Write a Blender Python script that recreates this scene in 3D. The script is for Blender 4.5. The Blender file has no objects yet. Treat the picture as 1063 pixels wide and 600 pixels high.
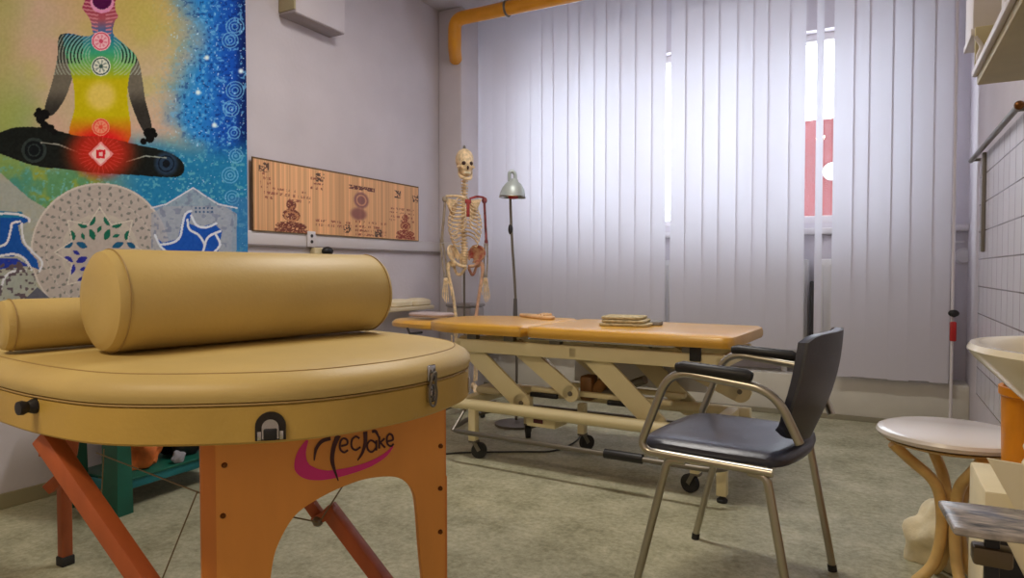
import bpy, bmesh, math, random
import numpy as np
from mathutils import Vector, Matrix
random.seed(7)
PI = math.pi
C = bpy.context.scene.collection
# ------------------------------------------------------------------ camera
CAM = Vector((0, 0, 1.0)); FPX = 700.0; YAW = math.radians(28.37); PITCH = math.atan(19/700)
cd = bpy.data.cameras.new('camera'); cam = bpy.data.objects.new('camera', cd); C.objects.link(cam)
cam.location = CAM; cam.rotation_euler = (PI/2-PITCH, 0, YAW)
cd.sensor_width = 36; cd.lens = FPX/1063*36; cd.clip_start = .02
bpy.context.scene.camera = cam
F0 = Vector((-math.sin(YAW), math.cos(YAW), 0)); RV = Vector((math.cos(YAW), math.sin(YAW), 0))
FV = F0*math.cos(PITCH)+Vector((0, 0, -math.sin(PITCH))); UV = F0*math.sin(PITCH)+Vector((0, 0, math.cos(PITCH)))
def ray(px, py): return FV+RV*((px-531.5)/FPX)+UV*((300-py)/FPX)
def onX(px, py, X): r = ray(px, py); return CAM+r*(X/r.x)
def onY(px, py, Y): r = ray(px, py); return CAM+r*(Y/r.y)
def onZ(px, py, Z): r = ray(px, py); return CAM+r*((Z-1.0)/r.z)
def onD(px, py, d): return CAM+ray(px, py)*d
def onP(px, py, p0, n): r = ray(px, py); return CAM+r*((p0-CAM).dot(n)/r.dot(n))
# ------------------------------------------------------------------ materials
def lin(c):
    c = c/255.0
    return c/12.92 if c <= .04045 else ((c+.055)/1.055)**2.4
def L3(c): return (lin(c[0]), lin(c[1]), lin(c[2]), 1)
MATS = {}
def mat(name, col, rough=.6, metal=0, var=0.0, vscale=8, bump=0.0, bscale=60, coat=0, stretch=None, col2=None, spec=.5, transl=0):
    if name in MATS: return MATS[name]
    m = bpy.data.materials.new(name); m.use_nodes = True
    nt = m.node_tree; N = nt.nodes; b = N['Principled BSDF']
    b.inputs['Base Color'].default_value = L3(col); b.inputs['Roughness'].default_value = rough
    b.inputs['Metallic'].default_value = metal; b.inputs['Coat Weight'].default_value = coat
    b.inputs['Specular IOR Level'].default_value = spec
    tc = N.new('ShaderNodeTexCoord'); mp = N.new('ShaderNodeMapping')
    nt.links.new(tc.outputs['Object'], mp.inputs['Vector'])
    if stretch: mp.inputs['Scale'].default_value = stretch
    if var > 0 or col2:
        n = N.new('ShaderNodeTexNoise'); n.inputs['Scale'].default_value = vscale; n.inputs['Detail'].default_value = 5
        nt.links.new(mp.outputs['Vector'], n.inputs['Vector'])
        r = N.new('ShaderNodeValToRGB'); r.color_ramp.elements[0].position = .3; r.color_ramp.elements[1].position = .7
        c2 = col2 or tuple(min(255, c*(1+var)) for c in col)
        r.color_ramp.elements[0].color = L3(tuple(c*(1-var) for c in col)); r.color_ramp.elements[1].color = L3(c2)
        nt.links.new(n.outputs['Fac'], r.inputs['Fac']); nt.links.new(r.outputs['Color'], b.inputs['Base Color'])
    if bump > 0:
        n2 = N.new('ShaderNodeTexNoise'); n2.inputs['Scale'].default_value = bscale; n2.inputs['Detail'].default_value = 4
        nt.links.new(mp.outputs['Vector'], n2.inputs['Vector'])
        bp = N.new('ShaderNodeBump'); bp.inputs['Strength'].default_value = bump; bp.inputs['Distance'].default_value = .01
        nt.links.new(n2.outputs['Fac'], bp.inputs['Height']); nt.links.new(bp.outputs['Normal'], b.inputs['Normal'])
    MATS[name] = m
    return m
def vcol_mat(name, rough=.8, bump=.15):
    m = bpy.data.materials.new(name); m.use_nodes = True; nt = m.node_tree
    b = nt.nodes['Principled BSDF']; b.inputs['Roughness'].default_value = rough
    b.inputs['Specular IOR Level'].default_value = .2
    a = nt.nodes.new('ShaderNodeAttribute'); a.attribute_name = 'Col'
    nt.links.new(a.outputs['Color'], b.inputs['Base Color'])
    return m
M_wall = mat('wall_paint', (205, 198, 204), .85, var=.02, vscale=3, bump=.12, bscale=40)
M_ceil = mat('ceiling_paint', (200, 195, 200), .9, bump=.08, bscale=30)
M_white = mat('white_gloss_paint', (212, 206, 208), .45)
M_plinth = mat('plinth_paint', (205, 200, 188), .5, var=.03, vscale=4)
M_cream = mat('cream_leatherette', (196, 170, 104), .5, var=.035, vscale=5, bump=.05, bscale=120, spec=.6)
M_case = mat('cream_case_shaded', (192, 158, 76), .45, var=.04, vscale=6, bump=.08, bscale=100)  # cream made more saturated for the shade on the case sides
M_seam = mat('seam_shade', (165, 135, 80), .6)
M_beech = mat('orange_beech', (224, 150, 66), .5, var=.07, vscale=5, stretch=(1, 1, .25), bump=.05)
M_beech_edge = mat('beech_edge', (214, 130, 54), .5, var=.1, vscale=9, stretch=(1, 1, .2))
M_redwood = mat('red_stained_wood', (166, 84, 44), .5, var=.12, vscale=14, stretch=(1, 1, .3))
M_black = mat('black_plastic', (22, 21, 24), .45)
M_rubber = mat('dark_rubber', (35, 34, 34), .7)
M_chrome = mat('polished_steel', (190, 188, 185), .22, 1)
M_tube = mat('satin_steel_tube', (182, 176, 160), .3, 1)
M_dsteel = mat('dull_grey_steel', (120, 114, 104), .4, .7)
M_brass = mat('dark_brass', (110, 70, 35), .35, .9)
M_logo = mat('logo_dark_red', (60, 12, 22), .5)
M_pink = mat('logo_pink', (214, 40, 130), .5)
M_tan = mat('tan_vinyl', (212, 158, 48), .3, var=.04, vscale=5, bump=.04, bscale=90, spec=.9, coat=.25)
M_tantop = M_tan
M_bedframe = mat('cream_enamel', (226, 212, 168), .4, var=.02, vscale=6)
M_motor = mat('brown_motor', (122, 84, 44), .5, var=.2, vscale=12)
M_seat = mat('navy_leather', (46, 48, 62), .33, bump=.08, bscale=130, spec=.6)
M_back = mat('dark_grey_back', (62, 62, 66), .5, bump=.06, bscale=120)
M_bone = mat('bone', (222, 196, 156), .6, var=.14, vscale=40)
M_bred = mat('muscle_red', (150, 52, 50), .6, var=.2, vscale=30)
M_bdark = mat('bone_hollow', (60, 36, 30), .8)
M_bgrey = mat('bone_grey', (150, 138, 122), .6, var=.15, vscale=30)
M_pipe = mat('yellow_pipe_paint', (222, 150, 30), .4, var=.04, vscale=6)
M_towel = mat('towel_terry', (188, 172, 135), .95, var=.22, vscale=50, bump=.6, bscale=200, stretch=(1, 1, 6))
M_wood = mat('light_wood', (205, 165, 120), .5, var=.1, vscale=20)
M_green = mat('green_plastic', (16, 92, 74), .5, var=.1, vscale=6)
M_teal = mat('teal_plastic', (20, 112, 120), .5, var=.1, vscale=6)
M_porc = mat('ivory_ceramic', (236, 226, 200), .16, coat=.3)
M_orange = mat('orange_plastic', (225, 140, 25), .4, var=.08, vscale=6)
M_ptop = mat('pale_table_top', (234, 226, 218), .22, coat=.4)
M_bent = mat('bent_birch', (222, 186, 118), .42, var=.08, vscale=12)
M_cloth = mat('cream_cloth', (228, 216, 182), .9, var=.06, vscale=12, bump=.4, bscale=40)
M_marble = mat('grey_marbled_sheet', (120, 124, 134), .25, var=.3, vscale=26, stretch=(1, 3, 1), col2=(178, 168, 160))
M_shelf = mat('olive_shelf_board', (178, 166, 130), .6, var=.03)
M_blue = mat('blue_cover', (40, 80, 120), .5)
M_grey = mat('grey_metal_lamp', (168, 176, 174), .4, .2)
M_red = mat('red_plastic', (175, 30, 30), .4)
M_cable = mat('cable_black', (40, 38, 36), .6)
M_wire = mat('steel_cable', (130, 115, 90), .4, .8)
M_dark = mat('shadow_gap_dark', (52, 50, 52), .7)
M_radiator = mat('radiator_enamel', (215, 212, 212), .4)
# floor
def floor_mat():
    m = bpy.data.materials.new('mottled_linoleum'); m.use_nodes = True; nt = m.node_tree; N = nt.nodes; b = N['Principled BSDF']
    tc = N.new('ShaderNodeTexCoord')
    n1 = N.new('ShaderNodeTexNoise'); n1.inputs['Scale'].default_value = 4.5; n1.inputs['Detail'].default_value = 8; n1.inputs['Roughness'].default_value = .7
    n2 = N.new('ShaderNodeTexNoise'); n2.inputs['Scale'].default_value = 42; n2.inputs['Detail'].default_value = 6; n2.inputs['Roughness'].default_value = .75
    for n in (n1, n2): nt.links.new(tc.outputs['Object'], n.inputs['Vector'])
    mx = N.new('ShaderNodeMath'); mx.operation = 'ADD'
    h = N.new('ShaderNodeMath'); h.operation = 'MULTIPLY'; h.inputs[1].default_value = .5
    nt.links.new(n1.outputs['Fac'], mx.inputs[0]); nt.links.new(n2.outputs['Fac'], mx.inputs[1]); nt.links.new(mx.outputs[0], h.inputs[0])
    r = N.new('ShaderNodeValToRGB'); e = r.color_ramp.elements
    e[0].position = .38; e[0].color = L3((130, 128, 100)); e[1].position = .62; e[1].color = L3((192, 188, 160))
    nt.links.new(h.outputs[0], r.inputs['Fac']); nt.links.new(r.outputs['Color'], b.inputs['Base Color'])
    b.inputs['Roughness'].default_value = .5; b.inputs['Specular IOR Level'].default_value = .35
    return m
M_floor = floor_mat()
def tile_mat():
    m = bpy.data.materials.new('white_wall_tile'); m.use_nodes = True; nt = m.node_tree; N = nt.nodes; b = N['Principled BSDF']
    tc = N.new('ShaderNodeTexCoord'); sp = N.new('ShaderNodeSeparateXYZ'); cb = N.new('ShaderNodeCombineXYZ')
    nt.links.new(tc.outputs['Object'], sp.inputs[0]); nt.links.new(sp.outputs['Y'], cb.inputs['X']); nt.links.new(sp.outputs['Z'], cb.inputs['Y'])
    br = N.new('ShaderNodeTexBrick'); br.offset = 0; br.squash = 1
    br.inputs['Scale'].default_value = 1; br.inputs['Brick Width'].default_value = .152; br.inputs['Row Height'].default_value = .152
    br.inputs['Mortar Size'].default_value = .0035; br.inputs['Mortar Smooth'].default_value = .2
    br.inputs['Color1'].default_value = L3((214, 210, 218)); br.inputs['Color2'].default_value = L3((208, 205, 212)); br.inputs['Mortar'].default_value = L3((120, 112, 112))
    nt.links.new(cb.outputs[0], br.inputs['Vector']); nt.links.new(br.outputs['Color'], b.inputs['Base Color'])
    b.inputs['Roughness'].default_value = .25
    return m
def slat_mat():
    m = bpy.data.materials.new('translucent_slat_fabric'); m.use_nodes = True; nt = m.node_tree; N = nt.nodes
    b = N['Principled BSDF']; b.inputs['Base Color'].default_value = L3((216, 212, 218)); b.inputs['Roughness'].default_value = .8
    b.inputs['Specular IOR Level'].default_value = .2
    t = N.new('ShaderNodeBsdfTranslucent'); t.inputs['Color'].default_value = L3((222, 222, 235))
    mx = N.new('ShaderNodeMixShader'); mx.inputs[0].default_value = .30
    nt.links.new(b.outputs[0], mx.inputs[1]); nt.links.new(t.outputs[0], mx.inputs[2])
    nt.links.new(mx.outputs[0], N['Material Output'].inputs['Surface'])
    return m
def glass_mat():
    m = bpy.data.materials.new('window_glass'); m.use_nodes = True; nt = m.node_tree; N = nt.nodes
    N.remove(N['Principled BSDF']); t = N.new('ShaderNodeBsdfTransparent'); g = N.new('ShaderNodeBsdfGlossy'); g.inputs['Roughness'].default_value = .02
    t.inputs['Color'].default_value = (.93, .95, .95, 1)
    mx = N.new('ShaderNodeMixShader'); mx.inputs[0].default_value = .05
    nt.links.new(t.outputs[0], mx.inputs[1]); nt.links.new(g.outputs[0], mx.inputs[2]); nt.links.new(mx.outputs[0], N['Material Output'].inputs['Surface'])
    return m
M_slat = slat_mat(); M_glass = glass_mat(); M_tile = tile_mat()
# ------------------------------------------------------------------ mesh helpers
V = Vector
def box(bm, lo, hi, bev=0, seg=2, mtx=None):
    lo = V(lo); hi = V(hi)
    vs = [bm.verts.new((x, y, z)) for x in (lo.x, hi.x) for y in (lo.y, hi.y) for z in (lo.z, hi.z)]
    fs = [(0, 1, 3, 2), (4, 6, 7, 5), (0, 4, 5, 1), (2, 3, 7, 6), (0, 2, 6, 4), (1, 5, 7, 3)]
    faces = [bm.faces.new([vs[i] for i in f]) for f in fs]
    geo = vs
    if bev > 0:
        es = list({e for f in faces for e in f.edges})
        r = bmesh.ops.bevel(bm, geom=es, offset=bev, segments=seg, profile=.5, affect='EDGES')
        geo = list({v for f in r['faces'] for v in f.verts} | {v for v in vs if v.is_valid})
    if mtx is not None:
        for v in geo: v.co = mtx @ v.co
    return geo
def bar(bm, a, b, w, h, up=V((0, 0, 1)), bev=0):
    """rectangular bar from a to b, w across, h along 'up'"""
    a = V(a); b = V(b); d = (b-a); L = d.length; d.normalize()
    s = d.cross(up).normalized(); u = s.cross(d).normalized()
    m = Matrix(((s.x, d.x, u.x, a.x), (s.y, d.y, u.y, a.y), (s.z, d.z, u.z, a.z), (0, 0, 0, 1)))
    box(bm, (-w/2, 0, -h/2), (w/2, L, h/2), bev, 2, m)
def smooth(pts, n=6, closed=False):
    pts = [V(p) for p in pts]; out = []; N = len(pts)
    rng = range(N if closed else N-1)
    for i in rng:
        if closed: p0, p1, p2, p3 = pts[(i-1) % N], pts[i], pts[(i+1) % N], pts[(i+2) % N]
        else: p0, p1, p2, p3 = pts[max(i-1, 0)], pts[i], pts[i+1], pts[min(i+2, N-1)]
        for k in range(n):
            t = k/n
            out.append(.5*((2*p1)+(p2-p0)*t+(2*p0-5*p1+4*p2-p3)*t*t+(3*p1-p0-3*p2+p3)*t**3))
    if not closed: out.append(pts[-1])
    return out
def fillet(pts, r, n=5):
    pts = [V(p) for p in pts]; out = [pts[0]]
    for i in range(1, len(pts)-1):
        a, b, c = pts[i-1], pts[i], pts[i+1]
        d1 = (a-b); d2 = (c-b); rr = min(r, d1.length*.49, d2.length*.49)
        p = b+d1.normalized()*rr; q = b+d2.normalized()*rr
        for k in range(n+1):
            t = k/n; out.append((1-t)**2*p+2*t*(1-t)*b+t*t*q)
    out.append(pts[-1]); return out
def tube(bm, pts, r, seg=10, closed=False):
    pts = [V(p) for p in pts]; N = len(pts); rs = r if isinstance(r, (list, tuple)) else [r]*N
    rings = []; prev = None
    for i in range(N):
        if closed: t = (pts[(i+1) % N]-pts[i-1])
        else: t = pts[min(i+1, N-1)]-pts[max(i-1, 0)]
        t.normalize()
        if prev is None:
            a = V((0, 0, 1)) if abs(t.z) < .9 else V((1, 0, 0)); s = t.cross(a).normalized()
        else:
            s = (prev-t*prev.dot(t)).normalized()
        prev = s; u = t.cross(s)
        rings.append([bm.verts.new(pts[i]+(s*math.cos(2*PI*k/seg)+u*math.sin(2*PI*k/seg))*rs[i]) for k in range(seg)])
    for i in range(N if closed else N-1):
        A = rings[i]; B = rings[(i+1) % N]
        for k in range(seg): bm.faces.new((A[k], A[(k+1) % seg], B[(k+1) % seg], B[k]))
    if not closed:
        bm.faces.new(rings[0][::-1]); bm.faces.new(rings[-1])
def cyl(bm, a, b, r, seg=16, r2=None): tube(bm, [a, b], [r, r if r2 is None else r2], seg)
def lathe(bm, prof, seg=32, mtx=None, sx=1, sy=1):
    rings = []
    for (r, z) in prof:
        if r < 1e-5: rings.append([bm.verts.new((0, 0, z))])
        else: rings.append([bm.verts.new((r*sx*math.cos(2*PI*k/seg), r*sy*math.sin(2*PI*k/seg), z)) for k in range(seg)])
    for A, B in zip(rings, rings[1:]):
        for k in range(seg):
            a0 = A[k % len(A)]; a1 = A[(k+1) % len(A)]; b0 = B[k % len(B)]; b1 = B[(k+1) % len(B)]
            f = []
            for v in (a0, a1, b1, b0):
                if v not in f: f.append(v)
            if len(f) > 2: bm.faces.new(f)
    if mtx is not None:
        for R in rings:
            for v in R: v.co = mtx @ v.co
def ell(bm, c, r, seg=14, rot=None):
    prof = [(math.sin(PI*i/10), -math.cos(PI*i/10)) for i in range(11)]
    m = Matrix.Translation(V(c))
    if rot is not None: m = m @ rot
    m = m @ Matrix.Diagonal((r[0], r[1], r[2], 1))
    lathe(bm, prof, seg, m)
def inset(out, d):
    """outline of (x, y) points CCW; d inwards"""
    n = len(out); res = []
    for i in range(n):
        a = V(out[i-1][:2]); c = V(out[(i+1) % n][:2]); t = (c-a).normalized()
        nrm = V((-t.y, t.x)); res.append(V(out[i][:2])+nrm*d)
    return res
def pad(bm, out, prof, crown=None, zf=None):
    """loft: prof=[(inset, z)] bottom to top; top closed with rings scaled to the centroid"""
    ar = sum(out[i-1][0]*out[i][1]-out[i][0]*out[i-1][1] for i in range(len(out)))
    if ar < 0: out = out[::-1]
    c = V((sum(p[0] for p in out)/len(out), sum(p[1] for p in out)/len(out)))
    rings = []
    for (d, z) in prof: rings.append([bm.verts.new((p.x, p.y, z)) for p in inset(out, d)])
    if crown:
        base = inset(out, prof[-1][0])
        for s, dz in crown: rings.append([bm.verts.new((c.x+(p.x-c.x)*s, c.y+(p.y-c.y)*s, prof[-1][1]+dz)) for p in base])
    n = len(out)
    for A, B in zip(rings, rings[1:]):
        for k in range(n): bm.faces.new((A[k], A[(k+1) % n], B[(k+1) % n], B[k]))
    bm.faces.new(rings[0][::-1]); bm.faces.new(rings[-1])
def prism(bm, poly, p0, ux, uy, thick):
    """polygon with (a,b) coords in the plane p0+a*ux+b*uy, extruded by the vector thick"""
    A = [bm.verts.new(p0+ux*a+uy*b) for a, b in poly]; B = [bm.verts.new(p0+ux*a+uy*b+thick) for a, b in poly]
    n = len(poly); bm.faces.new(A); bm.faces.new(B[::-1])
    for k in range(n): bm.faces.new((A[k], B[k], B[(k+1) % n], A[(k+1) % n]))
def NB(): return bmesh.new()
RM = {}
def split_bm(bm):
    seen = set(); out = []
    for f0 in list(bm.faces):
        if f0.index in seen: continue
        stack = [f0]; isl = []; seen.add(f0.index)
        while stack:
            f = stack.pop(); isl.append(f)
            for e in f.edges:
                for g in e.link_faces:
                    if g.index not in seen: seen.add(g.index); stack.append(g)
        nb = bmesh.new(); mp = {}
        for f in isl:
            for v in f.verts:
                if v not in mp: mp[v] = nb.verts.new(v.co)
            nb.faces.new([mp[v] for v in f.verts])
        out.append(nb)
    return out
def pieces(name, bm, m, parent, **k):
    bm.faces.index_update(); bm.faces.ensure_lookup_table(); r = [part(name, b, m, parent, **k) for b in split_bm(bm)]; bm.free(); return r
def part(name, bm, m, parent=None, world=False, sm=True, label=None, bev=0, sub=0):
    bmesh.ops.recalc_face_normals(bm, faces=bm.faces)
    me = bpy.data.meshes.new(name)
    root = parent
    inv = None
    if world and parent is not None: inv = RM[parent.name].inverted()
    if inv is not None: bmesh.ops.transform(bm, matrix=inv, verts=bm.verts)
    bm.to_mesh(me); bm.free()
    if isinstance(m, (list, tuple)):
        for x in m: me.materials.append(x)
    else: me.materials.append(m)
    if sm:
        me.polygons.foreach_set('use_smooth', [True]*len(me.polygons))
        try: me.set_sharp_from_angle(angle=math.radians(38))
        except Exception: pass
    o = bpy.data.objects.new(name, me); C.objects.link(o)
    if parent is not None: o.parent = parent; RM[o.name] = RM[parent.name].copy()
    else: RM[o.name] = Matrix.Identity(4)
    if bev > 0:
        b = o.modifiers.new('bevel', 'BEVEL'); b.width = bev; b.segments = 2; b.limit_method = 'ANGLE'
    if sub:
        s = o.modifiers.new('subsurf', 'SUBSURF'); s.levels = sub; s.render_levels = sub
    if label: o['label'] = label
    return o
def thing(name, label, cat, loc=(0, 0, 0), rz=0, group=None):
    o = bpy.data.objects.new(name, None); C.objects.link(o); o.location = loc; o.rotation_euler = (0, 0, rz)
    o.empty_display_size = .1
    RM[o.name] = Matrix.Translation(V(loc)) @ Matrix.Rotation(rz, 4, 'Z')
    o['label'] = label; o['category'] = cat
    if group: o['group'] = group
    return o
def tag(o, label, cat, group=None):
    o['label'] = label; o['category'] = cat
    if group: o['group'] = group
    return o
def struct(name, bm, m, sm=False, parent=None, label=None, world=False):
    o = part(name, bm, m, parent, sm=sm, world=world)
    if parent is None: o['kind'] = 'structure'
    if label: o['label'] = label
    return o
def B(*a, **k):
    bm = NB(); box(bm, *a, **k); return bm
# ------------------------------------------------------------------ room shell
XL, XR, YN, YF, H, YP = -3.22, .52, -2.0, 5.25, 3.15, 4.67
struct('floor', B((XL-.2, YN-.2, -.12), (XR+.2, YF+.2, 0)), M_floor)
struct('ceiling', B((XL-.2, YN-.2, H), (XR+.2, YF+.2, H+.12)), M_ceil)
struct('wall_left', B((XL-.15, YN, 0), (XL, YF, H)), M_wall)
struct('wall_front', B((XL-.15, YN-.15, 0), (XR+.15, YN, H)), M_wall)
struct('wall_right', B((XR, YN, 0), (XR+.15, YF, H)), M_wall)
WX0, WX1, WZ0, WZ1 = -2.72, .10, 1.34, 2.70
bm = NB()
box(bm, (XL-.15, YF, 0), (XR+.15, YF+.28, WZ0)); box(bm, (XL-.15, YF, WZ1), (XR+.15, YF+.28, H))
box(bm, (XL-.15, YF, WZ0), (WX0, YF+.28, WZ1)); box(bm, (WX1, YF, WZ0), (XR+.15, YF+.28, WZ1))
struct('wall_back', bm, M_wall)
struct('trim_1', B((XL, YP, 0), (-2.99, YF, H), .02), M_wall, sm=True)          # pier in the corner
bm = NB(); box(bm, (-2.99, 5.02, 0), (XR, YF, .285), .008); struct('trim_2', bm, M_plinth, sm=True)  # raised plinth below the window
bm = NB(); box(bm, (-2.99, YF-.06, 1.255), (XR, YF, 1.30), .008); struct('trim_3', bm, M_white, sm=True)   # sill board
bm = NB(); box(bm, (XL, YN, 0), (XL+.012, YP, .065), .003); struct('baseboard_left', bm, mat('olive_skirting', (150, 142, 112), .6))
bm = NB(); box(bm, (-2.99, 5.008, 0), (XR, 5.02, .035), .003); struct('baseboard_back', bm, mat('grey_skirting', (138, 132, 112), .6))
bm = NB(); box(bm, (XL, YN, 1.155), (XL+.022, YP, 1.235), .006); box(bm, (XL, YP-.022, 1.155), (-2.99, YP, 1.235), .006)
struct('trim_4', bm, M_white, sm=True)                                        # dado board
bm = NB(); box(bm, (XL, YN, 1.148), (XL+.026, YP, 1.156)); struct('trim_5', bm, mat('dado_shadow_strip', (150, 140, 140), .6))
# tiles on the right wall, with their metal trims
struct('trim_6', B((XR-.012, 2.2, .3), (XR, 4.62, 1.63), .002), M_tile)
struct('trim_7', B((XR-.03, 4.36, 1.10), (XR-.012, 4.40, 1.63), .004), M_dsteel)
# windows
def window(n, x0, x1):
    r = bpy.data.objects.new('window_%d' % n, None); C.objects.link(r); r.location = ((x0+x1)/2, YF+.12, WZ0); r['kind'] = 'structure'
    RM[r.name] = Matrix.Translation(r.location)
    bm = NB(); t = .055
    for a, b in (((x0, YF+.08, WZ0), (x0+t, YF+.16, WZ1)), ((x1-t, YF+.08, WZ0), (x1, YF+.16, WZ1)), ((x0+t, YF+.08, WZ0), (x1-t, YF+.16, WZ0+t)), ((x0+t, YF+.08, WZ1-t), (x1-t, YF+.16, WZ1))):
        box(bm, a, b, .006)
    part('window_frame', bm, M_white, r, world=True)
    part('window_pane', B((x0+t, YF+.115, WZ0+t), (x1-t, YF+.12, WZ1-t)), M_glass, r, world=True, sm=False)
w = (WX1-WX0)/3
for i in range(3): window(i+1, WX0+i*w, WX0+(i+1)*w)
# red brick building across the street
def outside():
    m = mat('red_render_facade', (92, 40, 42), .9, var=.06, vscale=2)
    a = onY(800, 129, 12.0); b = onY(905, 60, 12.0)
    t = thing('neighbouring_building', 'dull red building seen outside through the gap in the vertical blinds', 'building', (0.4, 12.5, -3))
    part('facade', B((-1.6, 12.0, -3), (3.0, 16.0, a.z)), m, t, world=True, sm=False)
    p = onY(864, 178, 11.98); bm = NB(); lathe(bm, [(0, 0), (.10, .01), (.13, .03), (.14, .03), (.14, 0)], 24, Matrix.Translation(p) @ Matrix.Rotation(PI/2, 4, 'X'))
    part('satellite_dish', bm, M_white, t, world=True, label='round white disc on the facade')
outside()
# box hanging high on the left wall
t = thing('wall_duct_box', 'white boxed casing hanging high on the left wall at the top of the photo', 'duct', (XL, 3.2, 2.55))
part('casing', B((XL+.001, 2.985, 2.555), (XL+.135, 3.41, H-.001), .004), M_wall, t, world=True)
part('end_board', B((XL+.002, 2.972, 2.57), (XL+.133, 2.985, H-.002), .002), M_shelf, t, world=True, label='end face of the casing, coloured olive for its shade')  # shade of the casing's end face, given as an olive board
part('bottom_plate', B((XL+.003, 2.975, 2.547), (XL+.131, 3.405, 2.555), .002), mat('grey_plate', (150, 140, 142), .6), t, world=True, label='grey underside plate')
# ------------------------------------------------------------------ painted cloth and bamboo print (vertex colours)
def pix(P):
    """numpy: world points (N,3) -> coordinates of the print design, laid out on the wall"""
    q = P-np.array(CAM); f = q@np.array(FV); r = q@np.array(RV); u = q@np.array(UV)
    return 531.5+FPX*r/f, 300-FPX*u/f
def vnoise(x, y, s, seed=0):
    x = x/s; y = y/s; xi = np.floor(x); yi = np.floor(y); fx = x-xi; fy = y-yi
    def h(a, b):
        v = np.sin(a*127.1+b*311.7+seed*74.7)*43758.5453; return v-np.floor(v)
    sx = fx*fx*(3-2*fx); sy = fy*fy*(3-2*fy)
    return (h(xi, yi)*(1-sx)+h(xi+1, yi)*sx)*(1-sy)+(h(xi, yi+1)*(1-sx)+h(xi+1, yi+1)*sx)*sy
def fbm(x, y, s, seed=0): return (vnoise(x, y, s, seed)+.5*vnoise(x, y, s/2, seed+1)+.25*vnoise(x, y, s/4, seed+2))/1.75
def sst(a, b, x): t = np.clip((x-a)/(b-a), 0, 1); return t*t*(3-2*t)
def inpoly(x, y, poly):
    ins = np.zeros(x.shape, bool); n = len(poly)
    for i in range(n):
        x1, y1 = poly[i-1]; x2, y2 = poly[i]
        if y1 == y2: continue
        c = ((y1 > y) != (y2 > y)) & (x < (x2-x1)*(y-y1)/(y2-y1)+x1); ins ^= c
    return ins
class Paint:
    def __init__(s, x, y): s.x = x; s.y = y; s.c = np.zeros((len(x), 3))
    def put(s, m, col):
        m = np.asarray(m, float)[:, None]; s.c = s.c*(1-m)+np.asarray(col, float)*m
    def ring(s, cx, cy, r, w, col, sx=1, a=1):
        d = np.hypot((s.x-cx)/sx, s.y-cy); s.put((np.abs(d-r) < w/2)*a, col)
    def disc(s, cx, cy, r, col, sx=1, soft=0, a=1):
        d = np.hypot((s.x-cx)/sx, s.y-cy); s.put((d < r)*a if soft == 0 else (1-sst(r-soft, r+soft, d))*a, col)
    def line(s, pts, w, col, a=1):
        m = np.zeros(len(s.x), bool)
        for (x1, y1), (x2, y2) in zip(pts, pts[1:]):
            dx, dy = x2-x1, y2-y1; L = dx*dx+dy*dy+1e-9
            tt = np.clip(((s.x-x1)*dx+(s.y-y1)*dy)/L, 0, 1)
            m |= np.hypot(s.x-x1-tt*dx, s.y-y1-tt*dy) < w/2
        s.put(m*a, col)
def printed_sheet(name, X, Y0, Y1, Z0, Z1, step, th, paint, wave, m):
    ny = int((Y1-Y0)/step)+1; nz = int((Z1-Z0)/step)+1
    yy, zz = np.meshgrid(np.linspace(Y0, Y1, ny), np.linspace(Z0, Z1, nz), indexing='ij')
    yy = yy.ravel(); zz = zz.ravel()
    flat = np.stack([np.full_like(yy, X), yy, zz], 1)
    px, py = pix(flat); col = paint(px, py, yy, zz)
    off = wave*(np.sin(yy*9+zz*1.5)+.5*np.sin(yy*21-zz*2)+1.5)
    front = flat.copy(); front[:, 0] += off+th; back = flat.copy(); back[:, 0] += off
    n = ny*nz; verts = np.concatenate([front, back])
    i = np.arange(ny-1)[:, None]*nz+np.arange(nz-1)[None, :]; i = i.ravel()
    q = np.stack([i, i+nz, i+nz+1, i+1], 1)
    faces = np.concatenate([q, q[:, ::-1]+n])
    e = []
    def strip(idx):
        for a, b in zip(idx, idx[1:]): e.append((a, b, b+n, a+n))
    strip([k*nz for k in range(ny)]); strip([k*nz+nz-1 for k in range(ny)][::-1]); strip(list(range(nz))[::-1]); strip([(ny-1)*nz+k for k in range(nz)])
    faces = np.concatenate([faces, np.array(e)])
    me = bpy.data.meshes.new(name); me.vertices.add(len(verts)); me.vertices.foreach_set('co', verts.ravel())
    me.loops.add(faces.size); me.loops.foreach_set('vertex_index', faces.ravel().astype(np.int32))
    me.polygons.add(len(faces)); me.polygons.foreach_set('loop_start', np.arange(0, faces.size, 4, dtype=np.int32))
    me.polygons.foreach_set('loop_total', np.full(len(faces), 4, dtype=np.int32)); me.update(calc_edges=True)
    c = np.clip(np.concatenate([col, col]), 0, 255)/255.0
    c = np.where(c <= .04045, c/12.92, ((c+.055)/1.055)**2.4)
    ca = me.color_attributes.new('Col', 'FLOAT_COLOR', 'POINT')
    ca.data.foreach_set('color', np.concatenate([c, np.ones((len(c), 1))], 1).ravel().astype(np.float32))
    me.materials.append(m); o = bpy.data.objects.new(name, me); C.objects.link(o)
    me.polygons.foreach_set('use_smooth', [True]*len(me.polygons))
    RM[o.name] = Matrix.Identity(4)
    return o
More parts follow.
